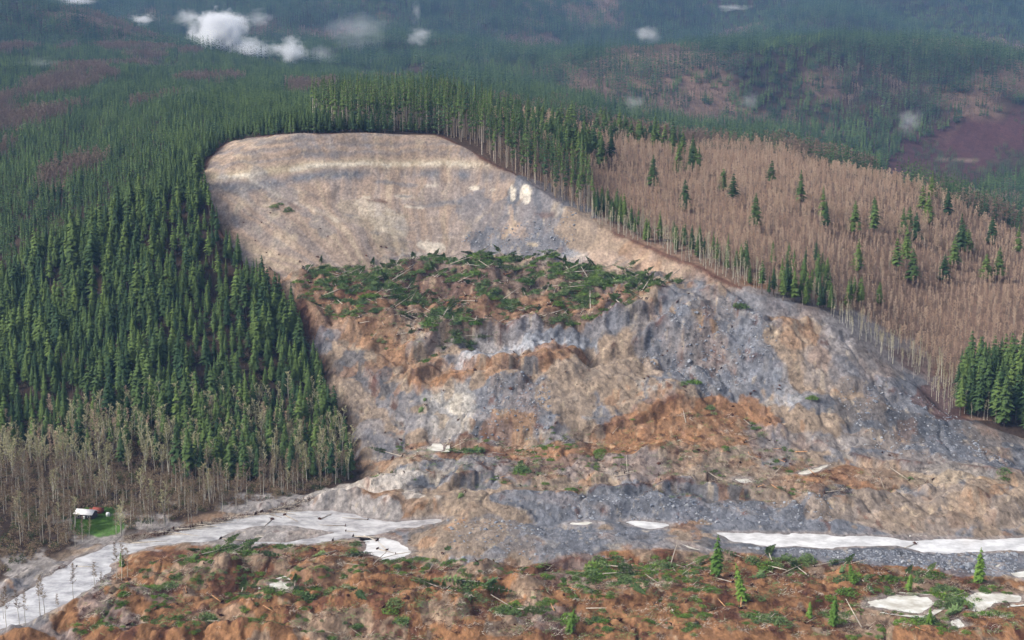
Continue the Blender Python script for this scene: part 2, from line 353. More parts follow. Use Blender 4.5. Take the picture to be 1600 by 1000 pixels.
# foreground debris sheet
FG = flat(*np.array([(-300,1100),(-300,1075),(0,1008),(70,985),(130,950),(175,915),(195,872),(250,856),(330,848),(420,852),(500,850),(560,842),(580,866),(620,878),(660,880),(720,905),(780,900),(850,888),(900,878),(960,872),
                    (1030,866),(1100,862),(1200,872),(1280,868),(1340,874),(1420,882),(1480,896),(1530,905),(1600,915),(1800,930),(2300,950),(2300,1200),(-300,1200)]).T)
sf = np.full(XX.shape, -99.0); jn = yg < 760
sf[:, jn] = sdf(XX[:, jn], YY[:, jn], FG) + 4 * fbm(XX[:, jn] / 14, YY[:, jn] / 14, 3, 2)
put(sst(-3, 3, sf), 'fg')
put(sst(-1, 1, sf) * sst(0.1, 0.25, n2 + .4 * n1 + .3 * n3), 'orange', .85)
put(sst(-1, 1, sf) * sst(0.22, 0.3, n1 - n3 * .5), 'tan', .7)
put(sst(-1, 1, sf) * sst(0.24, 0.34, n3 * .8 - n2 * .6 + .3 * n4), 'org', .7)
# scarp strata
zb = TB + 3.0 * fbm(XX / 45, YY / 45, 3, 9) + 1.2 * n3
streak = np.zeros_like(TB); streak[:, near] = fbm(ang / 9, ny / 130, 4, 5)
tilt = np.where(XX < -60, (XX + 60) * -0.02, 0) + np.where(XX > 0, XX * -0.10, 0)
zs = zb - 162 + np.where(XX < -150, (XX + 150) * -0.09, 0) + np.where(XX > 0, XX * 0.10, 0)
put(scarp, 'beige')
put(scarp * sst(.02, .25, streak), 'grey', .42)
put(scarp * sst(.1, .3, -streak + .3 * n2), 'yellow', .4)
put(scarp * sst(6, 12, zs) * sst(-.15, .35, streak + n2 * .6), 'grey', .6)
put(scarp * sst(7, 10, zs) * sst(.2, .5, np.sin(zs * 1.1 + n2 * 2)), 'tan', .5)
put(scarp * sst(3.5, 5, zs + n3) * sst(.25, .5, np.sin(zs * .8 + n2 * 1.5 + n3)), 'blue', .4); put(scarp * np.exp(-((zs - 1.5) / 3.2) ** 2) * sst(-.6, .0, n2 + .4), 'yellow', 1)
put(scarp * np.exp(-((zs - 1.0) / 1.7) ** 2) * sst(-.4, .1, n3 + n1), 'pale', .85)
put(scarp * np.exp(-((zs + 7.5) / 4.5) ** 2) * sst(-.6, .2, n2 + n3 * .6), 'blue', .95); put(scarp * sst(-4, -10, zs) * sst(-45, 20, zs) * sst(-20, 30, XX + 30 * n1) * sst(-.4, .1, n2 + streak), 'blue', .75)
put(scarp * sst(-3, -9, zs) * sst(.05, .3, n3 * .6 + n2 * .7 - .1), 'yellow', .35)
put(inside * sst(9, 1.5, sd) * sst(960, 1010, YY) * sst(-.3, .2, n2), 'orange', .4)
put(sst(-4, -1, sd) * sst(2.2, .6, sd) * (YY > 830), 'org', .8)
# named patches: photo place, size, tilt, soil, strength
PATCH = [(600,335,45,26,-30,'pale',.45),(672,385,26,10,-10,'pale',.7),(560,340,90,20,-35,'yellow',.4),(480,330,100,14,-38,'grey',.6),(680,300,30,40,-60,'grey',.4),
 (860,340,75,55,-30,'blue',.9),(800,385,75,25,0,'blue',.85),(760,335,40,45,-50,'blue',.6),(740,372,16,14,0,'dblue',.8),(905,405,40,10,0,'lblue',.5),(620,408,50,6,4,'blue',.6),
 (930,370,60,26,-28,'tan',.9),(1000,405,45,18,-20,'orange',.4),(850,335,22,10,0,'org',.7),(801,303,5,13,0,'pale',1),(822,305,7,14,4,'pale',1),(740,292,9,3,0,'pale',1),(770,296,5,3,0,'pale',.8),(830,383,12,4,0,'yellow',.8),
 (700,465,260,60,-3,'tan',.6),(740,470,250,55,-3,'org',.45),(560,500,110,50,-35,'orange',.6),(820,480,230,22,2,'orange',.55),(640,455,120,30,0,'org',.5),
 (820,535,90,26,3,'lblue',.55),(870,545,62,22,8,'lblue',.9),(765,568,55,16,14,'lblue',.8),(905,525,90,16,5,'blue',.8),(680,545,50,14,8,'grey',.7),(1100,560,120,55,-10,'blue',.85),(1140,500,110,34,-10,'blue',.75),
 (1010,520,70,30,-12,'blue',.6),(900,590,140,24,6,'tan',.9),(760,585,140,10,8,'orange',.75),(660,590,60,22,0,'orange',.5),(810,635,72,50,-10,'blue',.9),(700,650,40,45,-60,'pale',.25),(880,630,44,34,0,'tan',.9),(690,700,60,8,0,'orange',.7),
 (560,640,75,26,-48,'tan',.9),(540,660,60,10,-48,'yellow',.4),(585,690,45,26,-45,'grey',.8),(590,600,100,9,-45,'grey',.7),(600,590,12,20,-30,'dblue',.9),(525,556,36,12,-38,'blue',.8),(600,700,40,16,-40,'blue',.5),(470,505,24,8,-60,'org',.8),
 (1090,680,150,50,4,'orange',.85),(1080,650,100,26,0,'orange',.5),(1000,700,110,22,0,'orange',.6),(1200,700,50,30,-30,'grey',.7),(860,715,180,12,0,'orange',.8),(760,710,70,10,0,'org',.5),(1010,735,90,24,0,'orange',.6),(850,735,80,20,0,'orange',.5),
 (760,735,50,16,0,'grey',.8),(960,745,80,16,0,'grey',.6),(1100,735,60,25,0,'tan',.5),(740,800,90,26,0,'tan',.9),(850,795,60,22,0,'lblue',.4),(945,795,190,26,-2,'blue',.95),(940,780,120,8,0,'dblue',.4),
 (1200,805,170,26,-4,'blue',.9),(1060,800,80,20,0,'blue',.9),(1330,830,250,12,-2,'blue',.95),(1480,815,130,22,0,'tan',.8),(1400,800,140,24,0,'tan',.7),(1400,870,330,16,-2,'blue',.95),(1420,862,280,6,-2,'dblue',.5),(1560,890,110,20,0,'blue',.9),
 (820,855,110,30,-10,'blue',.55),(740,850,60,24,10,'tan',.8),(960,840,110,14,0,'blue',.85),(660,830,60,14,12,'dblue',.6),(615,790,72,19,-8,'orange',.7),(640,790,40,14,-8,'tan',.5),(605,842,26,12,0,'orange',.6),
 (1330,752,110,24,-4,'orange',.85),(1320,745,80,14,-4,'org',.35),(1190,765,90,28,-10,'tan',.8),(1240,770,60,20,0,'orange',.4),(1420,745,100,28,0,'tan',.75),(1500,755,120,14,0,'yellow',.3),(1400,650,110,50,-12,'dblue',.7),(1530,690,110,36,-16,'dblue',.7),
 (1480,720,150,26,-10,'blue',.5),(1240,545,44,34,-10,'tan',.8),(1240,545,26,18,-10,'orange',.35),(1290,570,50,50,-30,'grey',.6),(1340,560,60,26,-30,'tan',.5),(1230,610,20,30,20,'lblue',.6),(1310,690,44,10,-5,'lblue',.8),(1255,690,60,18,0,'blue',.6),
 (1160,465,40,12,-20,'lmud',.4),(1180,440,30,8,-10,'orange',.6),(1390,620,26,8,-20,'lmud',.5),(1350,690,80,14,0,'tan',.5),(1370,565,120,60,-30,'grey',.85),(1260,490,120,30,-12,'grey',.8),(1200,480,60,16,-10,'blue',.6),(1330,600,60,30,-30,'blue',.6),(1420,620,60,30,-20,'blue',.8),(1450,575,60,16,-30,'org',.6),(1480,635,50,20,-20,'org',.7),
 (480,790,150,16,-6,'mud',1),(560,765,80,12,8,'lmud',.8),(420,800,140,8,-8,'mud',1),(660,780,50,8,-20,'lmud',.8),(430,834,90,12,0,'mud',1),(280,828,120,14,-14,'mud',.9),(60,895,110,24,-25,'mud',.9),(170,838,100,12,-15,'mud',.9),
 (10,935,60,14,-25,'mud',.9),(140,950,110,24,-25,'grey',.6),(60,985,90,16,-15,'grey',.7),(530,825,60,10,-4,'lmud',.6),(150,820,34,15,-8,'lawn',1),(150,796,30,5,0,'lawn',.9),(45,805,20,16,0,'lawn',.35),(115,818,16,5,-15,'mud',.8),(128,826,10,4,-10,'tan',.7),
 (1500,235,120,36,12,'clear',1),(1470,265,90,26,10,'clear',1),(1580,215,90,30,14,'clear',1),(1500,252,36,2,-4,'tan',.6),(720,640,16,14,0,'pale',.3),(890,905,60,14,0,'grey',.4),(860,975,50,20,0,'blue',.5),(230,945,40,10,0,'grey',.5),(340,970,50,12,0,'tan',.5),
 (820,960,40,14,0,'tan',.5),(500,905,60,12,0,'tan',.35),(1010,925,60,14,0,'tan',.4),(340,862,90,10,0,'org',.4),(300,885,70,10,0,'org',.5)]
allp = at(np.concatenate([ell(*p[:5]) for p in PATCH])).reshape(len(PATCH), -1, 2)
for P, p in zip(allp, PATCH):
    s_ = bbox(P, 8); x, y = XX[s_], YY[s_]
    if x.size == 0: continue
    w = min(np.ptp(P[:, 0]), np.ptp(P[:, 1])) * .5
    d = sdf(x, y, P) + min(w, 10) * .6 * n3[s_] + min(w, 22) * .8 * n2[s_] + 1.3 * n4[s_]
    m = (sst(-.5, min(.6 + w * .06, 1.5), d) * p[6] * (.75 + .5 * sst(-.4, .4, n2[s_] - n3[s_])).clip(0, 1))[..., None]
    COL[s_] = COL[s_] * (1 - m) + C[p[5]] * m
for _ in range(70):                        # slumped tongues of sand and clay on the talus below the headwall
    px, py = rng.uniform(340, 900), rng.uniform(285, 400)
    if py < 300 and rng.random() < .5: continue
    ta = -42 + (px - 340) * .13 if px < 700 else 40 + (px - 700) * .05
    P = at(ell(px, py, rng.uniform(10, 45), rng.uniform(1.5, 5), ta)); s_ = bbox(P, 6); x, y = XX[s_], YY[s_]
    if x.size == 0: continue
    w = min(np.ptp(P[:, 0]), np.ptp(P[:, 1])) * .5; d = sdf(x, y, P) + w * .6 * n3[s_] + .8 * n4[s_]
    m = (sst(-w * .2 - .3, w * .5 + .4, d) * rng.uniform(.3, .7) * scarp[s_])[..., None]; c_ = C[rng.choice(['yellow', 'grey', 'tan', 'blue', 'pale', 'grey', 'beige', 'org'], p=[.15, .2, .15, .15, .1, .1, .05, .1])]
    COL[s_] = COL[s_] * (1 - m) + c_ * m
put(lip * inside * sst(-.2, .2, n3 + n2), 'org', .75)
# litter of bark and roots, pale stones, damp rims
put(inside * (1 - scarp) * sst(.42, .62, n3 * .7 + n4 * .5 + .25 * n1) * sst(700, 720, YY), 'org', .7)
put(sst(2, 6, sf) * sst(.34, .6, n3 * .75 + n4 * .6), 'org', .8)
put(inside * sst(.5, .72, n4 - .3 * n3), 'yellow', .35)
put(sst(-4.5, -.5, wet + n4) * inside, 'mud', .75); put(sst(-2, .2, wet + n4) * inside, 'org', .25)
VAR = 1 + .16 * n4 + .12 * n3
COL = np.clip(COL * VAR[..., None], 0.01, 0.9)

# ---------------------------------------------------------------- materials
def mat(name, base=(.5,.5,.5), rough=.9, spec=.2):
    m = bpy.data.materials.new(name); m.use_nodes = True
    b = m.node_tree.nodes['Principled BSDF']
    b.inputs['Base Color'].default_value = (*base, 1); b.inputs['Roughness'].default_value = rough
    b.inputs['Specular IOR Level'].default_value = spec
    return m
def N(m, t, **kw):
    n = m.node_tree.nodes.new(t)
    for k, v in kw.items():
        if k in n.inputs: n.inputs[k].default_value = v
        else: setattr(n, k, v)
    return n
def L(m, a, b): m.node_tree.links.new(a, b)
def bsdf(m): return m.node_tree.nodes['Principled BSDF']

def ground_mat(name, bump=.6, stone=.5):
    m = mat(name, rough=.95, spec=.12); b = bsdf(m)
    at_ = N(m, 'ShaderNodeAttribute', attribute_name='soil')
    tc = N(m, 'ShaderNodeTexCoord')
    na = N(m, 'ShaderNodeTexNoise', Scale=.55, Detail=5.0, Roughness=.65)
    nb = N(m, 'ShaderNodeTexNoise', Scale=.09, Detail=4.0, Roughness=.6)
    vo = N(m, 'ShaderNodeTexVoronoi', Scale=.42)
    mp = N(m, 'ShaderNodeMapping'); mp.inputs['Scale'].default_value = (1, .42, 1); L(m, tc.outputs['Object'], mp.inputs[0])
    for n in (na, nb, vo): L(m, mp.outputs[0], n.inputs['Vector'])
    r1 = N(m, 'ShaderNodeMapRange'); r1.inputs[1].default_value = .3; r1.inputs[2].default_value = .7; r1.inputs[3].default_value = .62; r1.inputs[4].default_value = 1.34
    r2 = N(m, 'ShaderNodeMapRange'); r2.inputs[1].default_value = .3; r2.inputs[2].default_value = .7; r2.inputs[3].default_value = .82; r2.inputs[4].default_value = 1.18
    r3 = N(m, 'ShaderNodeMapRange'); r3.inputs[1].default_value = 0; r3.inputs[2].default_value = 1; r3.inputs[3].default_value = 1 - .3 * stone; r3.inputs[4].default_value = 1 + .3 * stone
    L(m, na.outputs['Fac'], r1.inputs[0]); L(m, nb.outputs['Fac'], r2.inputs[0])
    sep = N(m, 'ShaderNodeSeparateColor'); L(m, vo.outputs['Color'], sep.inputs[0]); L(m, sep.outputs[0], r3.inputs[0])
    m1 = N(m, 'ShaderNodeMath', operation='MULTIPLY'); m2 = N(m, 'ShaderNodeMath', operation='MULTIPLY')
    L(m, r1.outputs[0], m1.inputs[0]); L(m, r2.outputs[0], m1.inputs[1]); L(m, m1.outputs[0], m2.inputs[0]); L(m, r3.outputs[0], m2.inputs[1])
    nc = N(m, 'ShaderNodeTexNoise', Scale=.30, Detail=6.0, Roughness=.72); L(m, mp.outputs[0], nc.inputs['Vector'])
    r4 = N(m, 'ShaderNodeMapRange'); r4.inputs[1].default_value = .34; r4.inputs[2].default_value = .44; r4.inputs[3].default_value = 1 - .62 * stone; r4.inputs[4].default_value = 1
    L(m, nc.outputs['Fac'], r4.inputs[0]); m3 = N(m, 'ShaderNodeMath', operation='MULTIPLY'); L(m, m2.outputs[0], m3.inputs[0]); L(m, r4.outputs[0], m3.inputs[1]); m2 = m3
    vm = N(m, 'ShaderNodeVectorMath', operation='SCALE'); L(m, at_.outputs['Color'], vm.inputs[0]); L(m, m2.outputs[0], vm.inputs['Scale'])
    L(m, vm.outputs[0], b.inputs['Base Color'])
    bp = N(m, 'ShaderNodeBump', Strength=bump, Distance=1.6); L(m, na.outputs['Fac'], bp.inputs['Height']); L(m, bp.outputs[0], b.inputs['Normal'])
    return m
M = {}
M['debris'] = ground_mat('debris_soil', .45, .8)
M['scarp'] = ground_mat('scarp_soil', .3, .28)
M['hill'] = ground_mat('forest_soil', .4, .4)

def water_mat(name, col, rough, foam, scale):
    m = mat(name, col, rough, .5); b = bsdf(m)
    tc = N(m, 'ShaderNodeTexCoord'); mp = N(m, 'ShaderNodeMapping'); mp.inputs['Scale'].default_value = (.10, .12, 1)
    n = N(m, 'ShaderNodeTexNoise', Scale=scale, Detail=5.0, Roughness=.65); L(m, tc.outputs['Object'], mp.inputs[0]); L(m, mp.outputs[0], n.inputs['Vector'])
    cr = N(m, 'ShaderNodeValToRGB'); e = cr.color_ramp.elements; e[0].position = .38; e[0].color = (*col, 1); e[1].position = .62; e[1].color = (*foam, 1)
    L(m, n.outputs['Fac'], cr.inputs[0]); L(m, cr.outputs[0], b.inputs['Base Color'])
    bp = N(m, 'ShaderNodeBump', Strength=.12, Distance=.4); L(m, n.outputs['Fac'], bp.inputs['Height']); L(m, bp.outputs[0], b.inputs['Normal'])
    return m
M['river'] = water_mat('silty_river_water', (.30,.29,.295), .2, (.62,.61,.61), 1.0)
M['bright_river'] = water_mat('bright_river_water', (.50,.49,.485), .2, (.80,.79,.78), 1.0)
M['pond'] = water_mat('milky_pond_water', (.46,.42,.34), .18, (.80,.78,.71), 1.2)

def leaf_mat(name, ca, cb, var=.35, obj_noise=True):
    m = mat(name, ca, .85, .15); b = bsdf(m)
    oi = N(m, 'ShaderNodeObjectInfo'); mx = N(m, 'ShaderNodeMix', data_type='RGBA')
    mx.inputs[6].default_value = (*ca, 1); mx.inputs[7].default_value = (*cb, 1)
    L(m, oi.outputs['Random'], mx.inputs[0])
    tc = N(m, 'ShaderNodeTexCoord'); n = N(m, 'ShaderNodeTexNoise', Scale=.9, Detail=2.0); L(m, tc.outputs['Object'], n.inputs['Vector'])
    r = N(m, 'ShaderNodeMapRange'); r.inputs[1].default_value = .25; r.inputs[2].default_value = .75; r.inputs[3].default_value = 1 - var; r.inputs[4].default_value = 1 + var
    L(m, n.outputs['Fac'], r.inputs[0])
    vm = N(m, 'ShaderNodeVectorMath', operation='SCALE'); L(m, mx.outputs[2], vm.inputs[0]); L(m, r.outputs[0], vm.inputs['Scale'])
    L(m, vm.outputs[0], b.inputs['Base Color'])
    return m
M['fir'] = leaf_mat('fir_needles', (.032,.066,.028), (.115,.170,.042))
M['fir_young'] = leaf_mat('young_fir_needles', (.026,.054,.024), (.105,.160,.050))
M['fir_far'] = leaf_mat('far_fir_needles', (.018,.046,.028), (.095,.150,.060))
M['fir_down'] = leaf_mat('fallen_fir_needles', (.085,.145,.060), (.175,.245,.090), .45)
M['brush'] = leaf_mat('green_brush_leaves', (.065,.13,.025), (.15,.25,.045), .4)
M['brush_dark'] = leaf_mat('dark_shrub_leaves', (.035,.06,.02), (.075,.11,.03))
M['bark'] = leaf_mat('conifer_bark', (.10,.075,.06), (.19,.16,.14))
M['alder_bark'] = leaf_mat('alder_bark', (.34,.31,.26), (.56,.53,.44))
M['alder_twig'] = leaf_mat('alder_twigs', (.44,.30,.215), (.60,.45,.325))
M['twig_bark'] = leaf_mat('brown_alder_bark', (.22,.165,.12), (.44,.38,.31))
M['far_bark'] = leaf_mat('far_alder_bark', (.16,.13,.11), (.26,.22,.19)); M['far_twig'] = leaf_mat('far_alder_twigs', (.17,.12,.10), (.27,.20,.15))
M['pale_twig'] = leaf_mat('pale_alder_twigs', (.36,.31,.19), (.48,.43,.28))
M['brown_twig'] = leaf_mat('brown_twigs', (.17,.115,.08), (.29,.22,.14))
M['moss_twig'] = leaf_mat('lichen_covered_twigs', (.33,.31,.17), (.50,.47,.28))
M['log'] = leaf_mat('bare_log_wood', (.30,.25,.20), (.54,.48,.40))
M['fresh'] = leaf_mat('splintered_fresh_wood', (.42,.20,.09), (.58,.33,.17))
M['root'] = leaf_mat('dark_root_soil', (.045,.022,.017), (.10,.045,.03))
M['stone'] = leaf_mat('clay_boulder', (.15,.17,.21), (.30,.31,.33))

# ---------------------------------------------------------------- mesh helpers
col = S.collection
def np_mesh(name, verts, faces, mats, mi=None, smooth=False):
    me = bpy.data.meshes.new(name); v = np.asarray(verts, np.float32); f = np.asarray(faces, np.int32)
    me.vertices.add(len(v)); me.vertices.foreach_set('co', v.ravel())
    k = f.shape[1]; me.loops.add(f.size); me.loops.foreach_set('vertex_index', f.ravel())
    me.polygons.add(len(f)); me.polygons.foreach_set('loop_start', np.arange(len(f), dtype=np.int32) * k)
    me.polygons.foreach_set('loop_total', np.full(len(f), k, np.int32))
    for m in mats: me.materials.append(m)
    if mi is not None: me.polygons.foreach_set('material_index', np.asarray(mi, np.int32))
    if smooth: me.polygons.foreach_set('use_smooth', np.ones(len(f), bool))
    me.update(calc_edges=True); return me
def link(name, data, parent=None, **props):
    o = bpy.data.objects.new(name, data); col.objects.link(o)
    if parent: o.parent = parent
    for k, v in props.items(): o[k] = v
    return o

# ---------------------------------------------------------------- ground objects
def ground(name, I, J, facemask, m, label):
    I = np.asarray(I); J = np.asarray(J)
    idx = np.arange(len(I) * len(J)).reshape(len(I), len(J))
    q = np.stack([idx[:-1, :-1], idx[1:, :-1], idx[1:, 1:], idx[:-1, 1:]], -1).reshape(-1, 4)
    if facemask is not None:
        q = q[facemask[np.ix_(I[:-1], J[:-1])].ravel()]
    used, inv = np.unique(q, return_inverse=True); q = inv.reshape(-1, 4)
    g = np.ix_(I, J); V = np.stack([XX[g], YY[g], Z[g]], -1).reshape(-1, 3)[used]
    me = np_mesh(name, V, q, [m], smooth=True)
    a = me.attributes.new('soil', 'FLOAT_COLOR', 'POINT')
    c4 = np.ones((len(used), 4), np.float32); c4[:, :3] = COL[g].reshape(-1, 3)[used]
    a.data.foreach_set('color', c4.ravel())
    return link(name, me, kind='structure', label=label)
jn = int(np.searchsorted(yg, 1250))
In, Jn = np.arange(NU), np.arange(0, jn + 1)
is_sc = (scarp > .5) & (inside > .05)
is_fg = (sf > 0) & ~is_sc
is_sl = (inside > .05) & ~is_sc & ~is_fg
is_out = ~(is_sc | is_fg | is_sl)
ground('landslide_scarp', In, Jn, is_sc, M['scarp'], 'steep bare beige and blue-grey scarp with a pale sand band')
ground('debris_slope', In, Jn, is_sl, M['debris'], 'hummocky slope of grey, tan and orange slide debris above the river')
ground('debris_field', In, Jn, is_fg, M['debris'], 'orange-brown mounds of slide debris on the near side of the river')
# the forest floor beside the slide: coarser sheet, kept fine only along the rim
is_rim = is_out & (sd > -8)
rim_dil = is_rim
ground('forest_edge', In, Jn, rim_dil, M['hill'], 'dark soil rim along the edge of the landslide')
Ic, Jc = np.arange(0, NU, 4)[:], np.arange(0, jn + 1, 4)
Ic = np.unique(np.append(Ic, NU - 1)); Jc = np.unique(np.append(Jc, jn))
zkeep = Z.copy(); Z = Z - 0.25
blk = np.zeros_like(is_out)
for i in range(0, NU, 4):
    blk[i, :] = is_out[i:i + 5].any(0) if True else False
b2 = blk.copy()
for j in range(0, jn + 1, 4): b2[:, j] = blk[:, j:j + 5].any(1)
near_out = b2 & True
ground('forest_floor', Ic, Jc, near_out & (sd < 9), M['hill'], 'shaded forest floor on the slopes either side of the landslide')
Z = zkeep
ground('mountainside', np.unique(np.append(np.arange(0, NU, 3), NU - 1)), np.arange(jn, NY), None, M['hill'], 'wooded plateau and mountainside rising behind the landslide')
# flanks of the land outside the picture
for side in (0, 1):
    e = 0 if side == 0 else NU - 1; J = np.unique(np.append(np.arange(0, NY, 6), NY - 1)); K = 8
    us = np.linspace(ug[e], ug[e] * 1.6, K)
    V = np.array([[u * yg[j], yg[j], Z[e, j] ] for k, u in enumerate(us) for j in J])
    nJ = len(J); idx = np.arange(K * nJ).reshape(K, nJ)
    q = np.stack([idx[:-1, :-1], idx[1:, :-1], idx[1:, 1:], idx[:-1, 1:]], -1).reshape(-1, 4)
    if side == 0: q = q[:, ::-1]
    me = np_mesh('outer_land', V, q, [M['hill']], smooth=True)
    a = me.attributes.new('soil', 'FLOAT_COLOR', 'POINT'); c4 = np.ones((len(V), 4), np.float32)
    c4[:, :3] = np.array([COL[e, j] for _ in us for j in J]); a.data.foreach_set('color', c4.ravel())
    link('outer_land', me, kind='structure', label='land going on beside the picture')

# water sheets
def sheet(name, P, z, m, label, grow=1.08):
    c = P.mean(0); Q = P.copy()
    n = len(P)                                       # push the outline out a little: the bank itself draws the shore
    for i in range(n):
        t = P[(i + 1) % n] - P[i - 1]; nrm = np.array([t[1], -t[0]]); nrm /= np.linalg.norm(nrm) + 1e-9
        Q[i] = P[i] + nrm * grow
    if sdf(np.array([Q[0, 0]]), np.array([Q[0, 1]]), P)[0] > 0:
        for i in range(n): Q[i] = 2 * P[i] - Q[i]
    bm = bmesh.new(); f = bm.faces.new([bm.verts.new((x, y, z)) for x, y in Q]); f.normal_update()
    if f.normal.z < 0: f.normal_flip()
    bmesh.ops.triangulate(bm, faces=[f]); me = bpy.data.meshes.new(name); bm.to_mesh(me); bm.free(); me.materials.append(m)
    return link(name, me, kind='structure', label=label)
for P, lab in zip(river_polys, ['silty grey river bending round the sand bank', 'white backwater pool below the debris dam', 'short white reach of water between grey clay banks', 'straight white reach of river along the grey bank']):
    sheet('river', P, 0.0, M['river'] if 'bending' in lab else M['bright_river'], lab, 6.0)
for P, lev, lab in ponds: sheet('pond', P, lev, M['pond'], lab, 4.0)

# ---------------------------------------------------------------- plant forms
class MB:
    def __init__(s): s.v = []; s.f = []; s.m = []
    def tri(s, a, b, c, m=0):
        k = len(s.v); s.v += [a, b, c]; s.f.append((k, k + 1, k + 2)); s.m.append(m)
    def tube(s, pts, rad, n, m=0, cap=False):
        pts = [np.array(p, float) for p in pts]; k = len(s.v)
        for i, p in enumerate(pts):
            d = pts[min(i + 1, len(pts) - 1)] - pts[max(i - 1, 0)]; d /= np.linalg.norm(d) + 1e-9
            a = np.cross(d, (0.3, 1, 0.1) if abs(d[1]) < .9 else (1, 0, 0)); a /= np.linalg.norm(a); b = np.cross(d, a)
            for q in range(n):
                t = 2 * math.pi * q / n; s.v.append(tuple(p + rad[i] * (a * math.cos(t) + b * math.sin(t))))
        for i in range(len(pts) - 1):
            for q in range(n):
                a = k + i * n + q; b = k + i * n + (q + 1) % n; c = a + n; d = b + n
                s.f += [(a, b, d), (a, d, c)]; s.m += [m, m]
        if cap:
            for e, o in ((0, 0), (len(pts) - 1, 1)):
                c = len(s.v); s.v.append(tuple(pts[e]))
                for q in range(n):
                    a = k + e * n + q; b = k + e * n + (q + 1) % n
                    s.f.append((c, b, a) if o == 0 else (c, a, b)); s.m.append(m)
    def mesh(s, name, mats, smooth=False): return np_mesh(name, s.v, s.f, mats, s.m, smooth)
rr = random.Random(3)
def fir_crown(mb, h, base, rad, whorls, nb, m=0, sparse=0.0, droop=.35, top=1.0, lw=.24, ex=.78):
    for w in range(whorls):
        t = (w + rr.random() * .6) / whorls; z = base + (h * top - base) * t
        r0 = rad * (1 - t) ** ex * (0.8 + .2 * math.sin(w * 2.1)) + .22
        if t < .12: r0 *= .6 + 3 * t
        for b in range(nb):
            if rr.random() < sparse: continue
            a = 2 * math.pi * (b + rr.random() * .9) / nb + w * .7; r = r0 * rr.uniform(.62, 1.14)
            dx, dy = math.cos(a), math.sin(a); wd = lw * r + 1.25 * lw
            z += rr.uniform(-.55, .55) * h / 33; z0 = z + .12 * r; zm = z - droop * .25 * r; z1 = z - droop * r - rr.random() * .3
            p0 = (dx * .1, dy * .1, z0)
            ml = (dx * r * .55 - dy * wd, dy * r * .55 + dx * wd, zm - .25 * wd)
            mr = (dx * r * .55 + dy * wd, dy * r * .55 - dx * wd, zm - .25 * wd)
            tip = (dx * r, dy * r, z1); mid = (dx * r * .5, dy * r * .5, zm + .22)
            k = len(mb.v); mb.v += [p0, ml, tip, mr, mid]
            mb.f += [(k, k + 4, k + 1), (k + 1, k + 4, k + 2), (k + 2, k + 4, k + 3), (k + 3, k + 4, k)]; mb.m += [m] * 4
    z = h * top
    for a in (0, 2.1, 4.2):
        mb.tri((math.cos(a) * .35, math.sin(a) * .35, z - 1.6), (math.cos(a + 2.1) * .35, math.sin(a + 2.1) * .35, z - 1.6), (0, 0, z + .9), m)
def fir_trunk(mb, h, r, m=0, n=6):
    mb.tube([(0, 0, -1.2), (0.05, 0, h * .35), (0, .08, h * .7), (0, 0, h * .98)], [r * 1.15, r * .85, r * .5, .04], n, m)
FIR = []     # (height, crown mesh, trunk mesh)
for i, (h, base, rad, wh, nb, sp, ex) in enumerate([(33,5,7.6,32,9,.10,.7),(37,9,7.0,32,9,.12,.85),(29,3,7.4,28,9,.08,.62),(35,12,6.8,24,8,.28,.6),(31,7,6.0,30,9,.1,.95),(26,2.5,7.4,26,9,.08,.5)]):
    c = MB(); fir_crown(c, h, base, rad, wh, nb, 0, sp, ex=ex); t = MB(); fir_trunk(t, h, .42)
    FIR.append((h, c.mesh('fir_crown', [M['fir']]), t.mesh('fir_trunk', [M['bark']], True), (c, t)))
def joined(parts, mats, name):           # several MB with their own material slots
    v = []; f = []; m = []
    for k, mb in enumerate(parts):
        o = len(v); v += mb.v; f += [tuple(i + o for i in t) for t in mb.f]; m += [k] * len(mb.f)
    return np_mesh(name, v, f, mats, m)

def bare_tree(h, spread, nbr, ntw, twl, tww, lean=.6, clear=.45, tr=.24, up=.75, multi=1):
    t = MB(); b = MB(); w = MB()
    for k in range(multi):
        lx, ly = rr.uniform(-lean, lean) * (1 + (multi > 1) * 3.5), rr.uniform(-lean, lean) * (1 + (multi > 1) * 3.5)
        hh = h * rr.uniform(.85, 1) if k else h
        P = lambda q: np.array([lx * q * q * 2 + .25 * math.sin(q * 5 + k), ly * q * q * 2 + .2 * math.cos(q * 4 + k), hh * q])
        t.tube([P(q) - (0, 0, 1.0 if q == 0 else 0) for q in (0, .25, .5, .75, 1)], [tr, tr * .8, tr * .6, tr * .35, .03], 5)
        for j in range(nbr):
            q = clear + (1 - clear) * (j + rr.random()) / nbr; q = min(q, .98); p = P(q); a = rr.uniform(0, 6.28)
            ln = spread * (1.15 - .75 * (q - clear) / (1 - clear)) * rr.uniform(.6, 1.1)
            e = p + np.array([math.cos(a) * ln * .7, math.sin(a) * ln * .7, ln * up]); mi = (p + e) / 2 + np.array([math.cos(a) * .3, math.sin(a) * .3, -.25])
            b.tube([p, mi, e], [tr * .34, tr * .2, .03], 3)
            for s in range(ntw):
                g = rr.uniform(.25, 1); c = p * (1 - g) + e * g; d = np.array([rr.gauss(0, 1), rr.gauss(0, 1), rr.gauss(.7, .6)]); d /= np.linalg.norm(d)
                s1 = np.cross(d, (rr.gauss(0, 1), rr.gauss(0, 1), .3)); s1 /= np.linalg.norm(s1) + 1e-9
                l = twl * rr.uniform(.6, 1.3); wd = tww * rr.uniform(.6, 1.3)
                w.tri(tuple(c - s1 * wd), tuple(c + s1 * wd), tuple(c + d * l))
    return t, b, w
ALD = [bare_tree(h, sp, nb, nt, 2.0, .13, .5, cl) for h, sp, nb, nt, cl in [(21,3.0,15,9,.42),(24,3.4,17,9,.45),(18,2.7,14,9,.38),(22,2.6,15,9,.5)]]
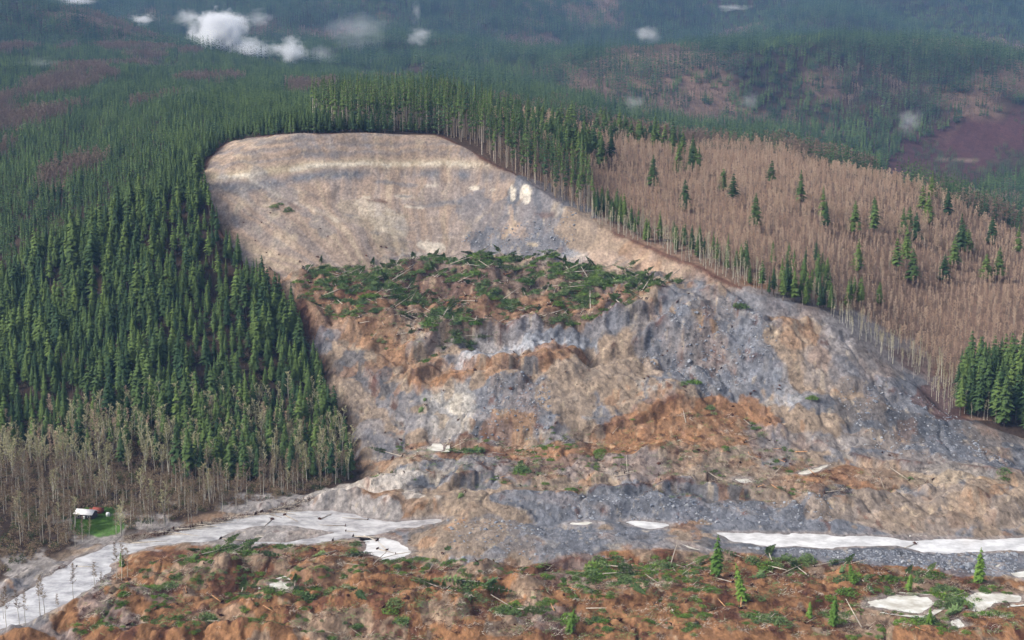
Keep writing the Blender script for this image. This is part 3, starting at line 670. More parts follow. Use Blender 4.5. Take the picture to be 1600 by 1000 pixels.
MAP = [bare_tree(h, sp, nb, 12, 1.3, .15, 1.6, .3, .36, .7, mu) for h, sp, nb, mu in [(19,5.2,16,1),(22,5.6,12,2),(16,4.6,15,1)]]

def brush_form(n, r, h):
    m = MB()
    for _ in range(n):
        a = rr.uniform(0, 6.28); q = r * math.sqrt(rr.random()); z = h * (1 - (q / r) ** 2) * rr.uniform(.1, 1)
        c = np.array([q * math.cos(a), q * math.sin(a), z]); d = np.array([rr.gauss(0, 1), rr.gauss(0, 1), rr.gauss(.3, .5)]); d /= np.linalg.norm(d); s1 = np.cross(d, (rr.gauss(0, 1), rr.gauss(0, 1), rr.gauss(0, 1))); s1 /= np.linalg.norm(s1) + 1e-9
        l = rr.uniform(.5, 1.2); m.tri(tuple(c - s1 * .13), tuple(c + s1 * .13), tuple(c + d * l))
    return m
# unlinked collections that hold the forms the distant woods are made of
def forms(name, meshes):
    c = bpy.data.collections.new(name)
    for i, me in enumerate(meshes): c.objects.link(bpy.data.objects.new(f'{name}_{chr(97 + i)}', me))
    return c
def clump(n, spread, hmin, hmax, rad, wh, nb, mats):
    c = MB(); t = MB()
    for k in range(n):
        a = k * 2.4 + rr.random(); d = spread * math.sqrt((k + .3) / n); ox, oy = d * math.cos(a), d * math.sin(a); h = rr.uniform(hmin, hmax)
        q = MB(); fir_crown(q, h, h * rr.uniform(.08, .25), rad * rr.uniform(.8, 1.15), wh, nb, 0, .04)
        o = len(c.v); c.v += [(x + ox, y + oy, z) for x, y, z in q.v]; c.f += [tuple(i + o for i in f) for f in q.f]; c.m += q.m
        q = MB(); q.tube([(0, 0, -2), (0, 0, h * .5)], [.3, .15], 3); o = len(t.v)
        t.v += [(x + ox, y + oy, z) for x, y, z in q.v]; t.f += [tuple(i + o for i in f) for f in q.f]; t.m += q.m
    return joined([c, t], mats, 'fir_clump')
FIR_FORMS = forms('fir_form', [joined([c, t], [M['fir'], M['bark']], 'fir_form') for _, _, _, (c, t) in FIR])
BRIGHT_FORMS = forms('bright_fir_form', [joined([c, t], [M['fir_young'], M['bark']], 'bright_fir_form') for _, _, _, (c, t) in FIR])
def fringe_form(h, base, rad):
    c = MB(); fir_crown(c, h, base, rad, 16, 7, 0, .15); t = MB(); fir_trunk(t, h, .46); return joined([c, t], [M['fir'], M['twig_bark']], 'tall_fir_form')
FRINGE_FORMS = forms('tall_fir_form', [fringe_form(36,18,3.3), fringe_form(39,22,3.2), fringe_form(33,12,3.6)])
YOUNG_FORMS = forms('young_fir_form', [clump(5, 7.5, 10, 19, 3.0, 9, 6, [M['fir_young'], M['bark']]) for _ in range(5)])
FAR_FORMS = forms('far_fir_form', [clump(7, 12, 20, 33, 3.9, 7, 6, [M['fir_far'], M['bark']]) for _ in range(5)])
PALE_FORMS = forms('pale_alder_form', [joined([t, b, w], [M['alder_bark'], M['alder_bark'], M['pale_twig']], 'pale_alder_form') for t, b, w in [bare_tree(h, 2.6, 13, 8, 1.7, .10, 1.0, .45, .34) for h in (21, 24, 19)]])
ALD_FORMS = forms('alder_form', [joined([t, b, w], [M['twig_bark'], M['twig_bark'], M['alder_twig']], 'alder_form') for t, b, w in ALD])
def alder_clump(n, spread):
    P = [MB(), MB()]
    for k in range(n):
        a = k * 2.4 + rr.random(); d = spread * math.sqrt((k + .3) / n); ox, oy = d * math.cos(a), d * math.sin(a)
        t, b, w = bare_tree(rr.uniform(16, 23), 3, 8, 8, 2.4, .26, .5, .4, .3)
        for s, q in ((t, P[0]), (w, P[1])):
            o = len(q.v); q.v += [(x + ox, y + oy, z) for x, y, z in s.v]; q.f += [tuple(i + o for i in f) for f in s.f]; q.m += s.m
    return joined(P, [M['far_bark'], M['far_twig']], 'alder_clump')
ALD_FAR = forms('far_alder_form', [alder_clump(6, 11) for _ in range(4)])

def scatter(name, label, pts, rotz, scale, idx, coll, tilt=None):
    n = len(pts); me = bpy.data.meshes.new(name); me.vertices.add(n); me.vertices.foreach_set('co', np.asarray(pts, np.float32).ravel())
    r = np.zeros((n, 3), np.float32); r[:, 2] = rotz
    if tilt is not None: r[:, 0] = tilt
    a = me.attributes.new('rot', 'FLOAT_VECTOR', 'POINT'); a.data.foreach_set('vector', r.ravel())
    sc_ = np.asarray(scale, np.float32); sc_ = np.repeat(sc_[:, None], 3, 1) if sc_.ndim == 1 else sc_
    a = me.attributes.new('scl', 'FLOAT_VECTOR', 'POINT'); a.data.foreach_set('vector', np.ascontiguousarray(sc_, np.float32).ravel())
    a = me.attributes.new('idx', 'INT', 'POINT'); a.data.foreach_set('value', np.asarray(idx, np.int32))
    o = link(name, me, kind='stuff', label=label)
    g = bpy.data.node_groups.new(name, 'GeometryNodeTree')
    g.interface.new_socket('Geometry', in_out='INPUT', socket_type='NodeSocketGeometry'); g.interface.new_socket('Geometry', in_out='OUTPUT', socket_type='NodeSocketGeometry')
    nn = g.nodes.new; gi, go = nn('NodeGroupInput'), nn('NodeGroupOutput'); ip = nn('GeometryNodeInstanceOnPoints'); ci = nn('GeometryNodeCollectionInfo')
    ci.inputs['Collection'].default_value = coll; ci.inputs['Separate Children'].default_value = True; ci.inputs['Reset Children'].default_value = True
    ip.inputs['Pick Instance'].default_value = True
    def na(nm, t): x = nn('GeometryNodeInputNamedAttribute'); x.data_type = t; x.inputs['Name'].default_value = nm; return next(s for s in x.outputs if s.enabled and s.name == 'Attribute')
    lk = g.links.new; lk(gi.outputs[0], ip.inputs['Points']); lk(ci.outputs[0], ip.inputs['Instance'])
    lk(na('idx', 'INT'), ip.inputs['Instance Index']); lk(na('rot', 'FLOAT_VECTOR'), ip.inputs['Rotation']); lk(na('scl', 'FLOAT_VECTOR'), ip.inputs['Scale'])
    lk(ip.outputs[0], go.inputs[0])
    o.modifiers.new('scatter', 'NODES').node_group = g
    return o

def jgrid(x0, x1, y0, y1, s):             # jittered planting grid, u bounds checked by the caller
    gx, gy = np.meshgrid(np.arange(x0, x1, s), np.arange(y0, y1, s), indexing='ij'); gx = gx.ravel(); gy = gy.ravel()
    gx = gx + rng.uniform(-.45, .45, gx.size) * s; gy = gy + rng.uniform(-.45, .45, gx.size) * s
    k = np.abs(gx / gy) < .50; return gx[k], gy[k]
def in_px(x, y, poly): return sdf(x, y, poly) > 0
A = lambda pts: hit(T0, pts)

# ---- woods beside and behind the slide
# conifers of the left slope
x, y = jgrid(-460, 60, 800, 1420, 6.6)
s_ = gval(sd, x, y); hill = zat(x, y)
left_poly = np.concatenate([A([(-320,800),(-200,770),(0,745),(150,735),(260,740),(400,745),(480,745),(552,750)]), rim[1:12], A([(290,320),(240,335),(180,352),(100,385),(0,420),(-320,460)])])
k = (s_ < -1.5) & (sdf(x, y, left_poly) + 10 * fbm(x / 30, y / 60, 2, 4) > -4)
x, y = x[k], y[k]; px, py = proj(x, y, zat(x, y))
dens = .95 - .8 * sst(640, 770, py) * sst(330, 180, px) - .30 * sst(640, 740, py)
dens *= 1 - .5 * sst(.15, .3, fbm(x / 26, y / 30, 3, 3))
k = rng.random(len(x)) < dens
lx, ly = x[k], y[k]
lsc = .86 * rng.triangular(.35, .95, 1.2, len(lx)) * (0.8 + .35 * sst(-.4, .5, fbm(lx / 40, ly / 40, 2, 8)))
# right-hand dark stand and conifers scattered among the alders
def stand(poly_px, spacing, dens, lo, hi):
    P = A(poly_px); x, y = jgrid(P[:, 0].min(), P[:, 0].max(), P[:, 1].min(), P[:, 1].max(), spacing)
    k = in_px(x, y, P) & (gval(sd, x, y) < -1.5) & (rng.random(len(x)) < dens); return x[k], y[k], rng.uniform(lo, hi, k.sum())
cx, cy, cs = [lx], [ly], [lsc]
for a in ([[(1490,650),(1500,600),(1540,590),(1700,590),(1700,690),(1600,675),(1540,660)], 6.0, .9, .75, 1.1],
          [[(1440,665),(1445,640),(1475,640),(1480,660)], 5, .9, .4, .6],
          [[(1355,580),(1355,560),(1385,560),(1385,580)], 9, 1, .55, .75],
          [[(1170,468),(1170,440),(1290,440),(1300,490),(1260,480)], 6, .55, .45, .75],
          [[(1320,480),(1325,450),(1395,470),(1390,500)], 8, .6, .5, .75],
          [[(1150,430),(1150,408),(1300,420),(1300,440)], 8, .35, .4, .65],
          [[(922,334),(1000,376),(1080,404),(1160,438),(1180,424),(1090,388),(1010,356),(936,314)], 5.5, .42, .42, .68]):
    q = stand(*a); cx.append(q[0]); cy.append(q[1]); cs.append(q[2])
cx, cy, cs = map(np.concatenate, (cx, cy, cs)); cz = zat(cx, cy)
cpx, cpy = proj(cx, cy, cz); dist = np.hypot(cx, cy)
show = (cpx > 3) & (cpx < 1597) & (cpy > 0)
order = np.argsort(np.where(show, dist / cs, 1e9))
N_IND = 296
ind, rest = order[:N_IND], order[N_IND:]
scatter('conifer_forest', 'dense dark green conifers on the slope beside the landslide', np.stack([cx, cy, cz], -1)[rest], rng.uniform(0, 6.28, len(rest)),
        np.stack([cs[rest] * rng.uniform(.9, 1.15, len(rest))] * 2 + [cs[rest]], -1), rng.integers(0, 6, len(rest)), FIR_FORMS)

LANDMARK = [('the white-roofed house', flat(140, 805)), ('the river gravel bar', flat(430, 834)), ('the bare flank foot', at([(560, 745)])[0]), ('the forest rim notch', at([(500, 600)])[0]),
            ('the high scarp corner', at([(315, 290)])[0]), ('the river bend', flat(190, 860)), ('the dark conifer stand', at([(1500, 660)])[0]), ('the grey alder mound', at([(1235, 545)])[0]),
            ('the pale clay face', at([(870, 540)])[0]), ('the broad milky pond', at([(1400, 955)])[0]), ('the orange hummock', at([(1090, 690)])[0]), ('the debris dam', at([(760, 840)])[0]),
            ('the small orange-debris pool', at([(430, 920)])[0]), ('the grey clay bank', at([(940, 795)])[0]), ('the white slope pool', at([(1265, 738)])[0]), ('the fallen tree raft', at([(760, 470)])[0]), ('the green-topped mound', at([(930, 900)])[0])]
USED = set()
ONES = 'zero one two three four five six seven eight nine ten eleven twelve thirteen fourteen fifteen sixteen seventeen eighteen nineteen'.split()
TENS = 'zero ten twenty thirty forty fifty sixty seventy eighty ninety'.split()
def words(n):
    n = int(round(n))
    if n < 20: return ONES[n]
    if n < 100: return TENS[n // 10] + ('-' + ONES[n % 10] if n % 10 else '')
    if n >= 1000: return words(n // 1000) + '-thousand' + ('-' + words(n % 1000) if n % 1000 else '')
    return ONES[n // 100] + '-hundred' + ('-' + words(n % 100) if n % 100 else '')
def where(x, y):
    d = [np.hypot(x - p[0], y - p[1]) for _, p in LANDMARK]; i = int(np.argmin(d)); nm, p = LANDMARK[i]
    dx, dy = x - p[0], y - p[1]
    return f"{words(abs(dy))} metres {'behind' if dy > 0 else 'before'} and {words(abs(dx))} {'upriver' if dx > 0 else 'downriver'} of {nm}"
def lab(desc, x, y):
    t = f'{desc} {where(x, y)}'; n = 0
    while t in USED:
        x += 1.0; y += 1.0 * (n % 2); n += 1; t = f'{desc} {where(x, y)}'
    USED.add(t); return t
def thing(name, label, cat, loc, rot=(0, 0, 0), sc_=(1, 1, 1), group=None):
    o = bpy.data.objects.new(name, None); col.objects.link(o); o.empty_display_size = .5
    o.location = loc; o.rotation_euler = rot; o.scale = sc_; o['label'] = label; o['category'] = cat
    if group: o['group'] = group
    return o
for i in ind:
    q = rng.integers(0, 6); h, cm, tm, _ = FIR[q]; w = cs[i] * rng.uniform(.92, 1.2)
    size = 'tall' if h * cs[i] > 31 else 'young' if h * cs[i] < 22 else 'slender' if w < cs[i] else 'full'
    o = thing('conifer_tree', lab(f'{size} conifer', cx[i], cy[i]), 'tree', (cx[i], cy[i], cz[i] - .2), (rng.normal(0, .02), rng.normal(0, .02), rng.uniform(0, 6.28)), (w, w, cs[i]), 'conifers on the slopes beside the slide')
    link('crown', cm, o); link('trunk', tm, o)

# tall fringe along the head of the slide
fr = A([(505,206),(600,204),(690,206),(720,222),(800,264),(860,300),(915,338),(938,338),(905,296),(850,252),(800,222),(760,203),(720,192),(690,183),(600,180),(505,186)])
x, y = jgrid(-260, 120, 1100, 1700, 7.5); k = (sdf(x, y, fr) + 14 * fbm(x / 25, y / 60, 2, 5) > -6) & (gval(sd, x, y) < -2.5) & (rng.random(len(x)) < .85); x, y = x[k], y[k]
scatter('tall_conifer_fringe', 'tall conifers with long bare trunks along the head of the scarp', np.stack([x, y, zat(x, y)], -1), rng.uniform(0, 6.28, len(x)), rng.uniform(.8, 1.25, len(x)), rng.integers(0, 3, len(x)), FRINGE_FORMS)
x, y = jgrid(-320, -120, 1080, 1400, 5.5); s_ = gval(sd, x, y); k = (s_ < -2.5) & (s_ > -42) & (y > 1120) & (sdf(x, y, fr) < -4); x, y = x[k], y[k]
scatter('rim_conifers', 'row of mid-height conifers crowding the upper left rim of the scarp', np.stack([x, y, zat(x, y)], -1), rng.uniform(0, 6.28, len(x)), rng.uniform(.38, .6, len(x)), rng.integers(0, 6, len(x)), BRIGHT_FORMS)
# plantation on the plateau
x, y = jgrid(-1500, 300, 1120, 3500, 13); s_ = gval(sd, x, y)
k = (s_ < -4) & (sdf(x, y, left_poly) < 2) & (sdf(x, y, fr) < 4) & ((x / y) < -.055 + .03 * fbm(x / 80, y / 160, 2, 2)) & (y > 1100)
bare = sst(.30, .46, fbm(x / 150, y / 260, 3, 7) + .25 * fbm(x / 50, y / 80, 2, 3)); t = rng.random(len(x)) < .9 * bare; hx, hy = x[k & t], y[k & t]; k &= ~t; k &= (y < 2600) | (rng.random(len(x)) < .8)
x, y = x[k], y[k]
scatter('plantation_forest', 'young bright green conifer plantation on the plateau', np.stack([x, y, zat(x, y) - .5], -1), rng.uniform(0, 6.28, len(x)), rng.uniform(.7, 1.25, len(x)) * (1 + .25 * fbm(x / 60, y / 90, 2, 6)), rng.integers(0, 5, len(x)), YOUNG_FORMS)
# alders of the right slope
ald_poly = np.concatenate([A([(745,190),(775,240),(820,268),(880,310),(920,338),(960,362),(1040,396),(1080,410),(1130,432),(1180,455),(1240,470),(1290,490),(1340,526),(1390,565),(1440,598),(1480,640),(1560,655),(1800,680)]),
                           A([(1800,460),(1600,381),(1500,330),(1400,290),(1290,262),(1180,240),(1080,235),(1000,222),(900,206),(850,192),(790,184),(740,186)])])
x, y = jgrid(-60, 560, 850, 1620, 4.9); k = (sdf(x, y, ald_poly) > -6) & (gval(sd, x, y) < -2) & (rng.random(len(x)) < .9)
x, y = x[k], y[k]; dark = np.min(np.hypot(x[:, None] - cx[None, lx.size:], y[:, None] - cy[None, lx.size:]), 1) < 3; x, y = x[~dark], y[~dark]
ax_, ay_ = x, y; asz = rng.uniform(.45, .8, len(x)) * (.85 + .25 * fbm(x / 40, y / 40, 2, 5))
# riverside bare trees of the left bank
bank = flat(*np.array([(-250,930),(0,905),(60,880),(120,858),(170,843),(230,832),(300,818),(380,800),(440,785),(510,768),(548,752),(560,720),(480,700),(300,690),(100,690),(-250,720)]).T)
x, y = jgrid(-420, -60, 690, 900, 4.6); lawn = [flat(*ell(150,818,44,26).T)]
k = (sdf(x, y, bank) > 0) & (sdf(x, y, lawn[0]) < 0) & (gval(wet, x, y) < -2)
k &= rng.random(len(x)) < (.36 - .45 * sst(.0, .5, fbm(x / 25, y / 25, 2, 5)))
bx, by = x[k], y[k]
bsz = rng.uniform(.5, .9, len(bx))
# lichen-covered maples in the lower forest
x, y = jgrid(-420, -60, 780, 1000, 9); k = (sdf(x, y, left_poly) > -8) & (gval(sd, x, y) < -2); x, y = x[k], y[k]; px, py = proj(x, y, zat(x, y))
k = rng.random(len(x)) < .85 * sst(570, 660, py) + .13; mx_, my_ = x[k], y[k]
um = [brush_form(90, 2.2, 3.6), brush_form(80, 1.8, 2.6)]
UND = forms('underwood_form', [q.mesh('underwood', [M['brown_twig']]) for q in um] + [um[1].mesh('underwood', [M['brush_dark']])])
q = np.concatenate([rng.uniform(bank.min(0), bank.max(0), (5200, 2)), rng.uniform(left_poly.min(0), left_poly.max(0), (4200, 2))])
k = ((sdf(q[:, 0], q[:, 1], bank) > 2) | (sdf(q[:, 0], q[:, 1], left_poly) > 0)) & (gval(wet, q[:, 0], q[:, 1]) < -9) & (sdf(q[:, 0], q[:, 1], lawn[0]) < 0) & (q[:, 1] < 1000) & (np.abs(q[:, 0] / q[:, 1]) < .42) & (gval(sd, q[:, 0], q[:, 1]) < 0) | (sdf(q[:, 0], q[:, 1], bank) > 8) & (gval(wet, q[:, 0], q[:, 1]) < -14) & (sdf(q[:, 0], q[:, 1], lawn[0]) < 0) & (rng.random(len(q)) < .5)
q = q[k]
scatter('underwood', 'brown leafless underwood beneath the riverside trees', np.stack([q[:, 0], q[:, 1], zat(q[:, 0], q[:, 1]) - .2], -1), rng.uniform(0, 6.28, len(q)), rng.uniform(.7, 1.5, len(q)), rng.choice(3, len(q), p=[.45, .37, .18]), UND)
order = np.argsort(np.hypot(bx, by) + np.where(np.abs(proj(bx, by, zat(bx, by))[0] - 800) > 800, 1e6, 0))
bi, bo = order[:290], order[290:]
edge = gval(sd, ax_, ay_) > -26; edge &= ax_ > 60
scatter('pale_alder_edge', 'row of pale alder trunks standing along the rim of the slide', np.stack([ax_[edge], ay_[edge], zat(ax_[edge], ay_[edge]) - .1], -1), rng.uniform(0, 6.28, edge.sum()), asz[edge] * 1.15, rng.integers(0, 3, edge.sum()), PALE_FORMS)
ax_, ay_, asz = ax_[~edge], ay_[~edge], asz[~edge]
X = np.concatenate([ax_, bx[bo]]); Y_ = np.concatenate([ay_, by[bo]]); sz = np.concatenate([asz, bsz[bo]])
scatter('alder_wood', 'leafless pinkish brown alders covering the slope beside the slide', np.stack([X, Y_, zat(X, Y_) - .1], -1), rng.uniform(0, 6.28, len(X)), sz, rng.integers(0, 4, len(X)), ALD_FORMS)
AM = [(t.mesh('alder_trunk', [M['alder_bark']], True), b.mesh('alder_branches', [M['alder_bark']]), w.mesh('alder_twigs', [M['brown_twig']])) for t, b, w in ALD]
MM = [(t.mesh('maple_trunk', [M['alder_bark']], True), b.mesh('maple_branches', [M['moss_twig']]), w.mesh('maple_twigs', [M['moss_twig']])) for t, b, w in MAP]
def bare_thing(name, desc, cat, forms_, x, y, s, group, tilt=0):
    z = float(zat(x, y)); o = thing(name, lab(desc, x, y), cat, (x, y, z - .1), (tilt, rng.normal(0, .03), rng.uniform(0, 6.28)), (s, s, s), group)
    f = forms_[rng.integers(0, len(forms_))]
    for n, me in zip(('trunk', 'branches', 'twigs'), f):
        c = link(n, me, o)
        if n != 'trunk': c['kind'] = 'stuff'
    return o
for i in bi: bare_thing('alder_tree', ('tall bare alder' if bsz[i] > .8 else 'small bare alder'), 'tree', AM, bx[i], by[i], bsz[i], 'bare trees on the river bank')
bq = rng.choice(len(bx), 70, replace=False); mx_ = np.concatenate([mx_, bx[bq] + 2]); my_ = np.concatenate([my_, by[bq] + 2]); kk = np.argsort(np.hypot(mx_, my_) + 1e6 * (np.abs(proj(mx_, my_, zat(mx_, my_))[0] - 800) > 810))[:290]; mx_, my_ = mx_[kk], my_[kk]
for a, b in zip(mx_, my_):
    p = proj(a, b, zat(a, b))
    if -20 < p[0] < 1620: bare_thing('maple_tree', 'pale lichened maple', 'tree', MM, a, b, rng.uniform(.7, 1.1), 'lichen covered maples in the lower forest')
for px, py, s in [(190,905,.85),(200,900,.7),(183,902,.75),(148,915,.7),(115,940,.75),(10,985,.8),(30,975,.7),(62,960,.9),(70,965,.75),(5,960,.6),(40,985,.65),(90,960,.5),(160,935,.5)]:
    p = at([(px, py)])[0]; bare_thing('dead_tree', 'thin dead tree', 'tree', AM, p[0], p[1], s, 'dead trees on the near river bank')

# mountain woods behind
x, y = jgrid(-2700, 2700, 1900, 6600, 23); u = x / y
k = (y > 1900) & ((u > -.06) | (y > 3250)) & (y > np.where(u > 0.02, 1700 + 0 * y, 2150))
CLEAR = hit(TB, [(1390,300),(1388,255),(1440,232),(1500,205),(1600,180),(1720,165),(1720,300),(1600,262),(1540,285),(1470,298)])
k &= sdf(x, y, CLEAR) < -8
x, y = x[k], y[k]
bare = fbm(x / 260, y / 420, 4, 3) + .16 * sst(2800, 2100, y); bare = bare * .7 + .35 * fbm(x / 110, y / 200, 2, 9); b = bare > .27 + .09 * rng.normal(0, 1, len(x))
fx, fy, gx, gy = x[~b], y[~b], x[b], y[b]
pl = (fbm(fx / 330, fy / 500, 3, 8) + .25 * sst(4300, 2600, fy) + .05 * rng.normal(0, 1, len(fx)) > .13); qx, qy = fx[pl], fy[pl]; fx, fy = fx[~pl], fy[~pl]
scatter('mountain_plantation', 'lighter green stands on the lower mountainside', np.stack([qx, qy, zat(qx, qy) - .5], -1), rng.uniform(0, 6.28, len(qx)), rng.uniform(1.1, 1.7, len(qx)), rng.integers(0, 5, len(qx)), YOUNG_FORMS)
scatter('mountain_forest', 'dark bluish conifer forest on the mountainside', np.stack([fx, fy, zat(fx, fy) - .5], -1), rng.uniform(0, 6.28, len(fx)), rng.uniform(.85, 1.55, len(fx)), rng.integers(0, 5, len(fx)), FAR_FORMS)
x, y = jgrid(-300, 900, 1240, 2500, 17); k = ((x / y) > -.06) & (sdf(x, y, ald_poly) < 4) & (sdf(x, y, fr) < 2) & (sdf(x, y, CLEAR) < -8) & (y < 2150)
x, y = x[k], y[k]; t = rng.random(len(x)) < .5 + .9 * fbm(x / 120, y / 160, 3, 6)
gx = np.concatenate([gx, x[~t], hx]); gy = np.concatenate([gy, y[~t], hy])
scatter('far_alder_wood', 'pinkish leafless woods among the mountain conifers', np.stack([gx, gy, zat(gx, gy) - .5], -1), rng.uniform(0, 6.28, len(gx)), rng.uniform(.75, 1.1, len(gx)), rng.integers(0, 4, len(gx)), ALD_FAR)
cq = np.stack(jgrid(CLEAR[:, 0].min(), CLEAR[:, 0].max(), CLEAR[:, 1].min(), CLEAR[:, 1].max(), 15), -1); cq = cq[(sdf(cq[:, 0], cq[:, 1], CLEAR) > 2) & (fbm(cq[:, 0] / 90, cq[:, 1] / 150, 3, 4) + .1 * rng.normal(0, 1, len(cq)) > .02)]
scatter('clearcut_saplings', 'scattered saplings and slash on the purplish clearcut', np.stack([cq[:, 0], cq[:, 1], zat(cq[:, 0], cq[:, 1]) - .3], -1), rng.uniform(0, 6.28, len(cq)), rng.uniform(.2, .5, len(cq)), rng.integers(0, 5, len(cq)), FAR_FORMS)
x, y = x[t], y[t]
# conifer bands and scattered firs on the alder ridge
bx2, by2 = [x], [y]
scatter('ridge_conifers', 'conifers behind the alder ridge', np.stack([x, y, zat(x, y) - .5], -1), rng.uniform(0, 6.28, len(x)), rng.uniform(.7, 1.05, len(x)), rng.integers(0, 5, len(x)), FAR_FORMS)
PX = []
for x0, y0, x1, y1, n, w in [(775,180,840,215,26,9),(830,200,900,250,36,12),(860,190,1020,232,30,7),(1020,225,1100,275,14,8),(905,235,960,262,16,8),(760,150,900,160,24,8)]:
    for _ in range(n):
        t = rr.random(); PX.append((x0 + (x1 - x0) * t + rr.gauss(0, w), y0 + (y1 - y0) * t + rr.gauss(0, w * .6)))
PX += [(1060,272),(1078,276),(1092,272),(1020,300),(1070,330),(1145,325),(1205,295),(1285,350),(1335,368),(1365,355),(1420,370),(1430,385),(1410,378),(1415,420),(1475,440),(1490,420),(1505,385),(1512,390),(1540,435),(1560,435),(1480,345),(1440,340),(1450,345),
       (1290,362),(1365,378),(1550,375),(1590,400),(1340,430),(1250,330),(1180,360),(1130,300),(1500,400),(1455,318),(1585,350),(1570,330),(1400,435),(1425,445)]
P = A([p for p in PX if True]); x, y = P[:, 0], P[:, 1]
k = (gval(sd, x, y) < -2) & (y < 1700); x, y = x[k], y[k]
scatter('scattered_ridge_firs', 'dark firs scattered singly and in bands among the leafless alders', np.stack([x, y, zat(x, y)], -1), rng.uniform(0, 6.28, len(x)), np.stack([np.full(len(x), 1.15), np.full(len(x), 1.15), rng.uniform(.7, .95, len(x))], -1), rng.integers(0, 6, len(x)), FIR_FORMS)

# ---------------------------------------------------------------- fallen trees, logs, roots, brush, boulders
DOWN_MB = []
def down_form(h, base, rad, sp):
    c = MB(); fir_crown(c, h, base, rad, 22, 9, 0, sp, .12, 1.0, .12); t = MB(); fir_trunk(t, h, .38); DOWN_MB.append((c, t)); return c.mesh('fallen_crown', [M['fir_down']]), t.mesh('fallen_trunk', [M['log']], True)
DOWN = [down_form(27,12,4.2,.15), down_form(24,8,4.6,.15), down_form(30,16,3.8,.15), down_form(20,5,4.2,.15)]
def root_mb():
    m = MB(); n = 9
    c0 = (0, 0, -.1); c1 = (0, 0, .7); ring = []
    for i in range(n):
        a = 2 * math.pi * i / n; r = rr.uniform(.9, 1.5); ring.append((r * math.cos(a), r * math.sin(a), rr.uniform(-.2, .25)))
    for i in range(n): m.tri(c1, ring[i], ring[(i + 1) % n]); m.tri(c0, ring[(i + 1) % n], ring[i])
    for i in range(8):
        a = rr.uniform(0, 6.28); r = rr.uniform(1.5, 2.4); m.tube([(.5 * math.cos(a), .5 * math.sin(a), .1), (r * math.cos(a), r * math.sin(a), rr.uniform(-.4, .4))], [.2, .04], 3)
    return m
ROOT = [root_mb().mesh('root_plate', [M['root']]) for _ in range(3)]
def log_form(l, r, wood):
    m = MB(); m.tube([(0, 0, 0), (.1, .05, l * .5), (0, .1, l)], [r, r * .8, r * .45], 7, 0, True)
    for k in range(3):
        z = l * rr.uniform(.4, .95); a = rr.uniform(0, 6.28); m.tube([(0, 0, z), (1.1 * math.cos(a), 1.1 * math.sin(a), z + .5)], [.09, .02], 3)
    return m.mesh('log_trunk', [M[wood]])
LOG = [log_form(14, .30, 'log'), log_form(19, .34, 'log'), log_form(10, .28, 'log')]
FRESH = [log_form(8, .34, 'fresh'), log_form(5, .3, 'fresh')]
BRUSH = [brush_form(260, 2.9, 1.2).mesh('brush_leaves', [M['brush']]), brush_form(230, 2.4, 1.8).mesh('brush_leaves', [M['fir_down']])]

def place_down(x, y, head, tilt, s, desc='fallen conifer'):
    z = float(zat(x, y)); c, t = DOWN[rng.integers(0, 4)]
    o = thing('fallen_conifer', lab(desc, x, y), 'fallen tree', (x, y, z + .5), (tilt, 0, head), (s, s, s), 'uprooted conifers in the slide debris')
    link('crown', c, o); link('trunk', t, o); link('root_plate', ROOT[rng.integers(0, 3)], o)
RAFT = at([(452,430),(500,418),(560,418),(650,408),(760,412),(850,405),(930,416),(1000,440),(1052,462),(1040,490),(980,500),(900,500),(800,515),(740,528),(690,535),(640,560),(600,565),(570,520),(520,490),(470,470)])
lo, hi_ = RAFT.min(0), RAFT.max(0); n = 0
while n < 215:
    x, y = rng.uniform(lo[0], hi_[0]), rng.uniform(lo[1], hi_[1])
    if sdf(np.array([x]), np.array([y]), RAFT)[0] < 0: continue
    u_ = (x - lo[0]) / (hi_[0] - lo[0])
    up = rng.random() < .14
    head = rng.normal(R(150) if u_ < .5 else R(185), .7); tilt = rng.uniform(R(55), R(72)) if up else rng.uniform(R(78), R(92))
    place_down(x, y, head, tilt, rng.uniform(.5, .85), 'uprooted leaning conifer' if up else 'uprooted fallen conifer'); n += 1
# green heaps in the debris: px, py, half width, count
HEAP = [(360,868,50,6),(330,875,30,3),(430,930,45,5),(400,940,30,3),(250,945,14,1),(545,945,14,1),(730,930,40,6),(760,925,30,3),(700,882,20,2),(790,950,20,2),(915,905,16,3),(960,885,22,3),(965,915,10,2),(640,735,20,1),(740,712,26,2),(820,742,14,2),
        (610,745,18,2),(720,778,14,1),(1330,925,22,2),(1220,900,60,4),(1180,880,40,3),(1290,890,40,3),(1440,905,26,2),(500,870,30,2),(1055,890,18,2),(650,630,24,2),(1080,608,16,1),(1500,950,10,1)]
for px, py, w, n in HEAP:
    for _ in range(n):
        p = at([(px + rng.uniform(-w, w), py + rng.uniform(-8, 8))])[0]; place_down(p[0], p[1], rng.uniform(0, 6.28), rng.uniform(R(78), R(94)), rng.uniform(.5, .9))
# conifers still standing in the foreground
LIVE = {}
for px, py, s, t in [(1120,905,.7,.03),(1162,950,.62,.25),(1302,980,.5,-.04),(1265,965,.3,0),(1530,912,.6,0),(890,990,.4,.2),(1452,985,.3,0),(192,886,.3,.15),(1420,925,.35,.2),(1335,930,.4,.3)]:
    p = at([(px, py)])[0]; q = rng.integers(0, 3) * 2 % 6; h, _, tm, cmb = FIR[5 if s < .5 else 2]; cm = LIVE.setdefault(h, cmb[0].mesh('bright_crown', [M['brush']]))
    o = thing('conifer_tree', lab('lone standing conifer', p[0], p[1]), 'tree', (p[0], p[1], float(zat(*p)) - .2), (0, t, rng.uniform(0, 6.28)), (s, s, s), 'conifers left standing in the debris'); c = link('crown', cm, o); link('trunk', tm, o)
    
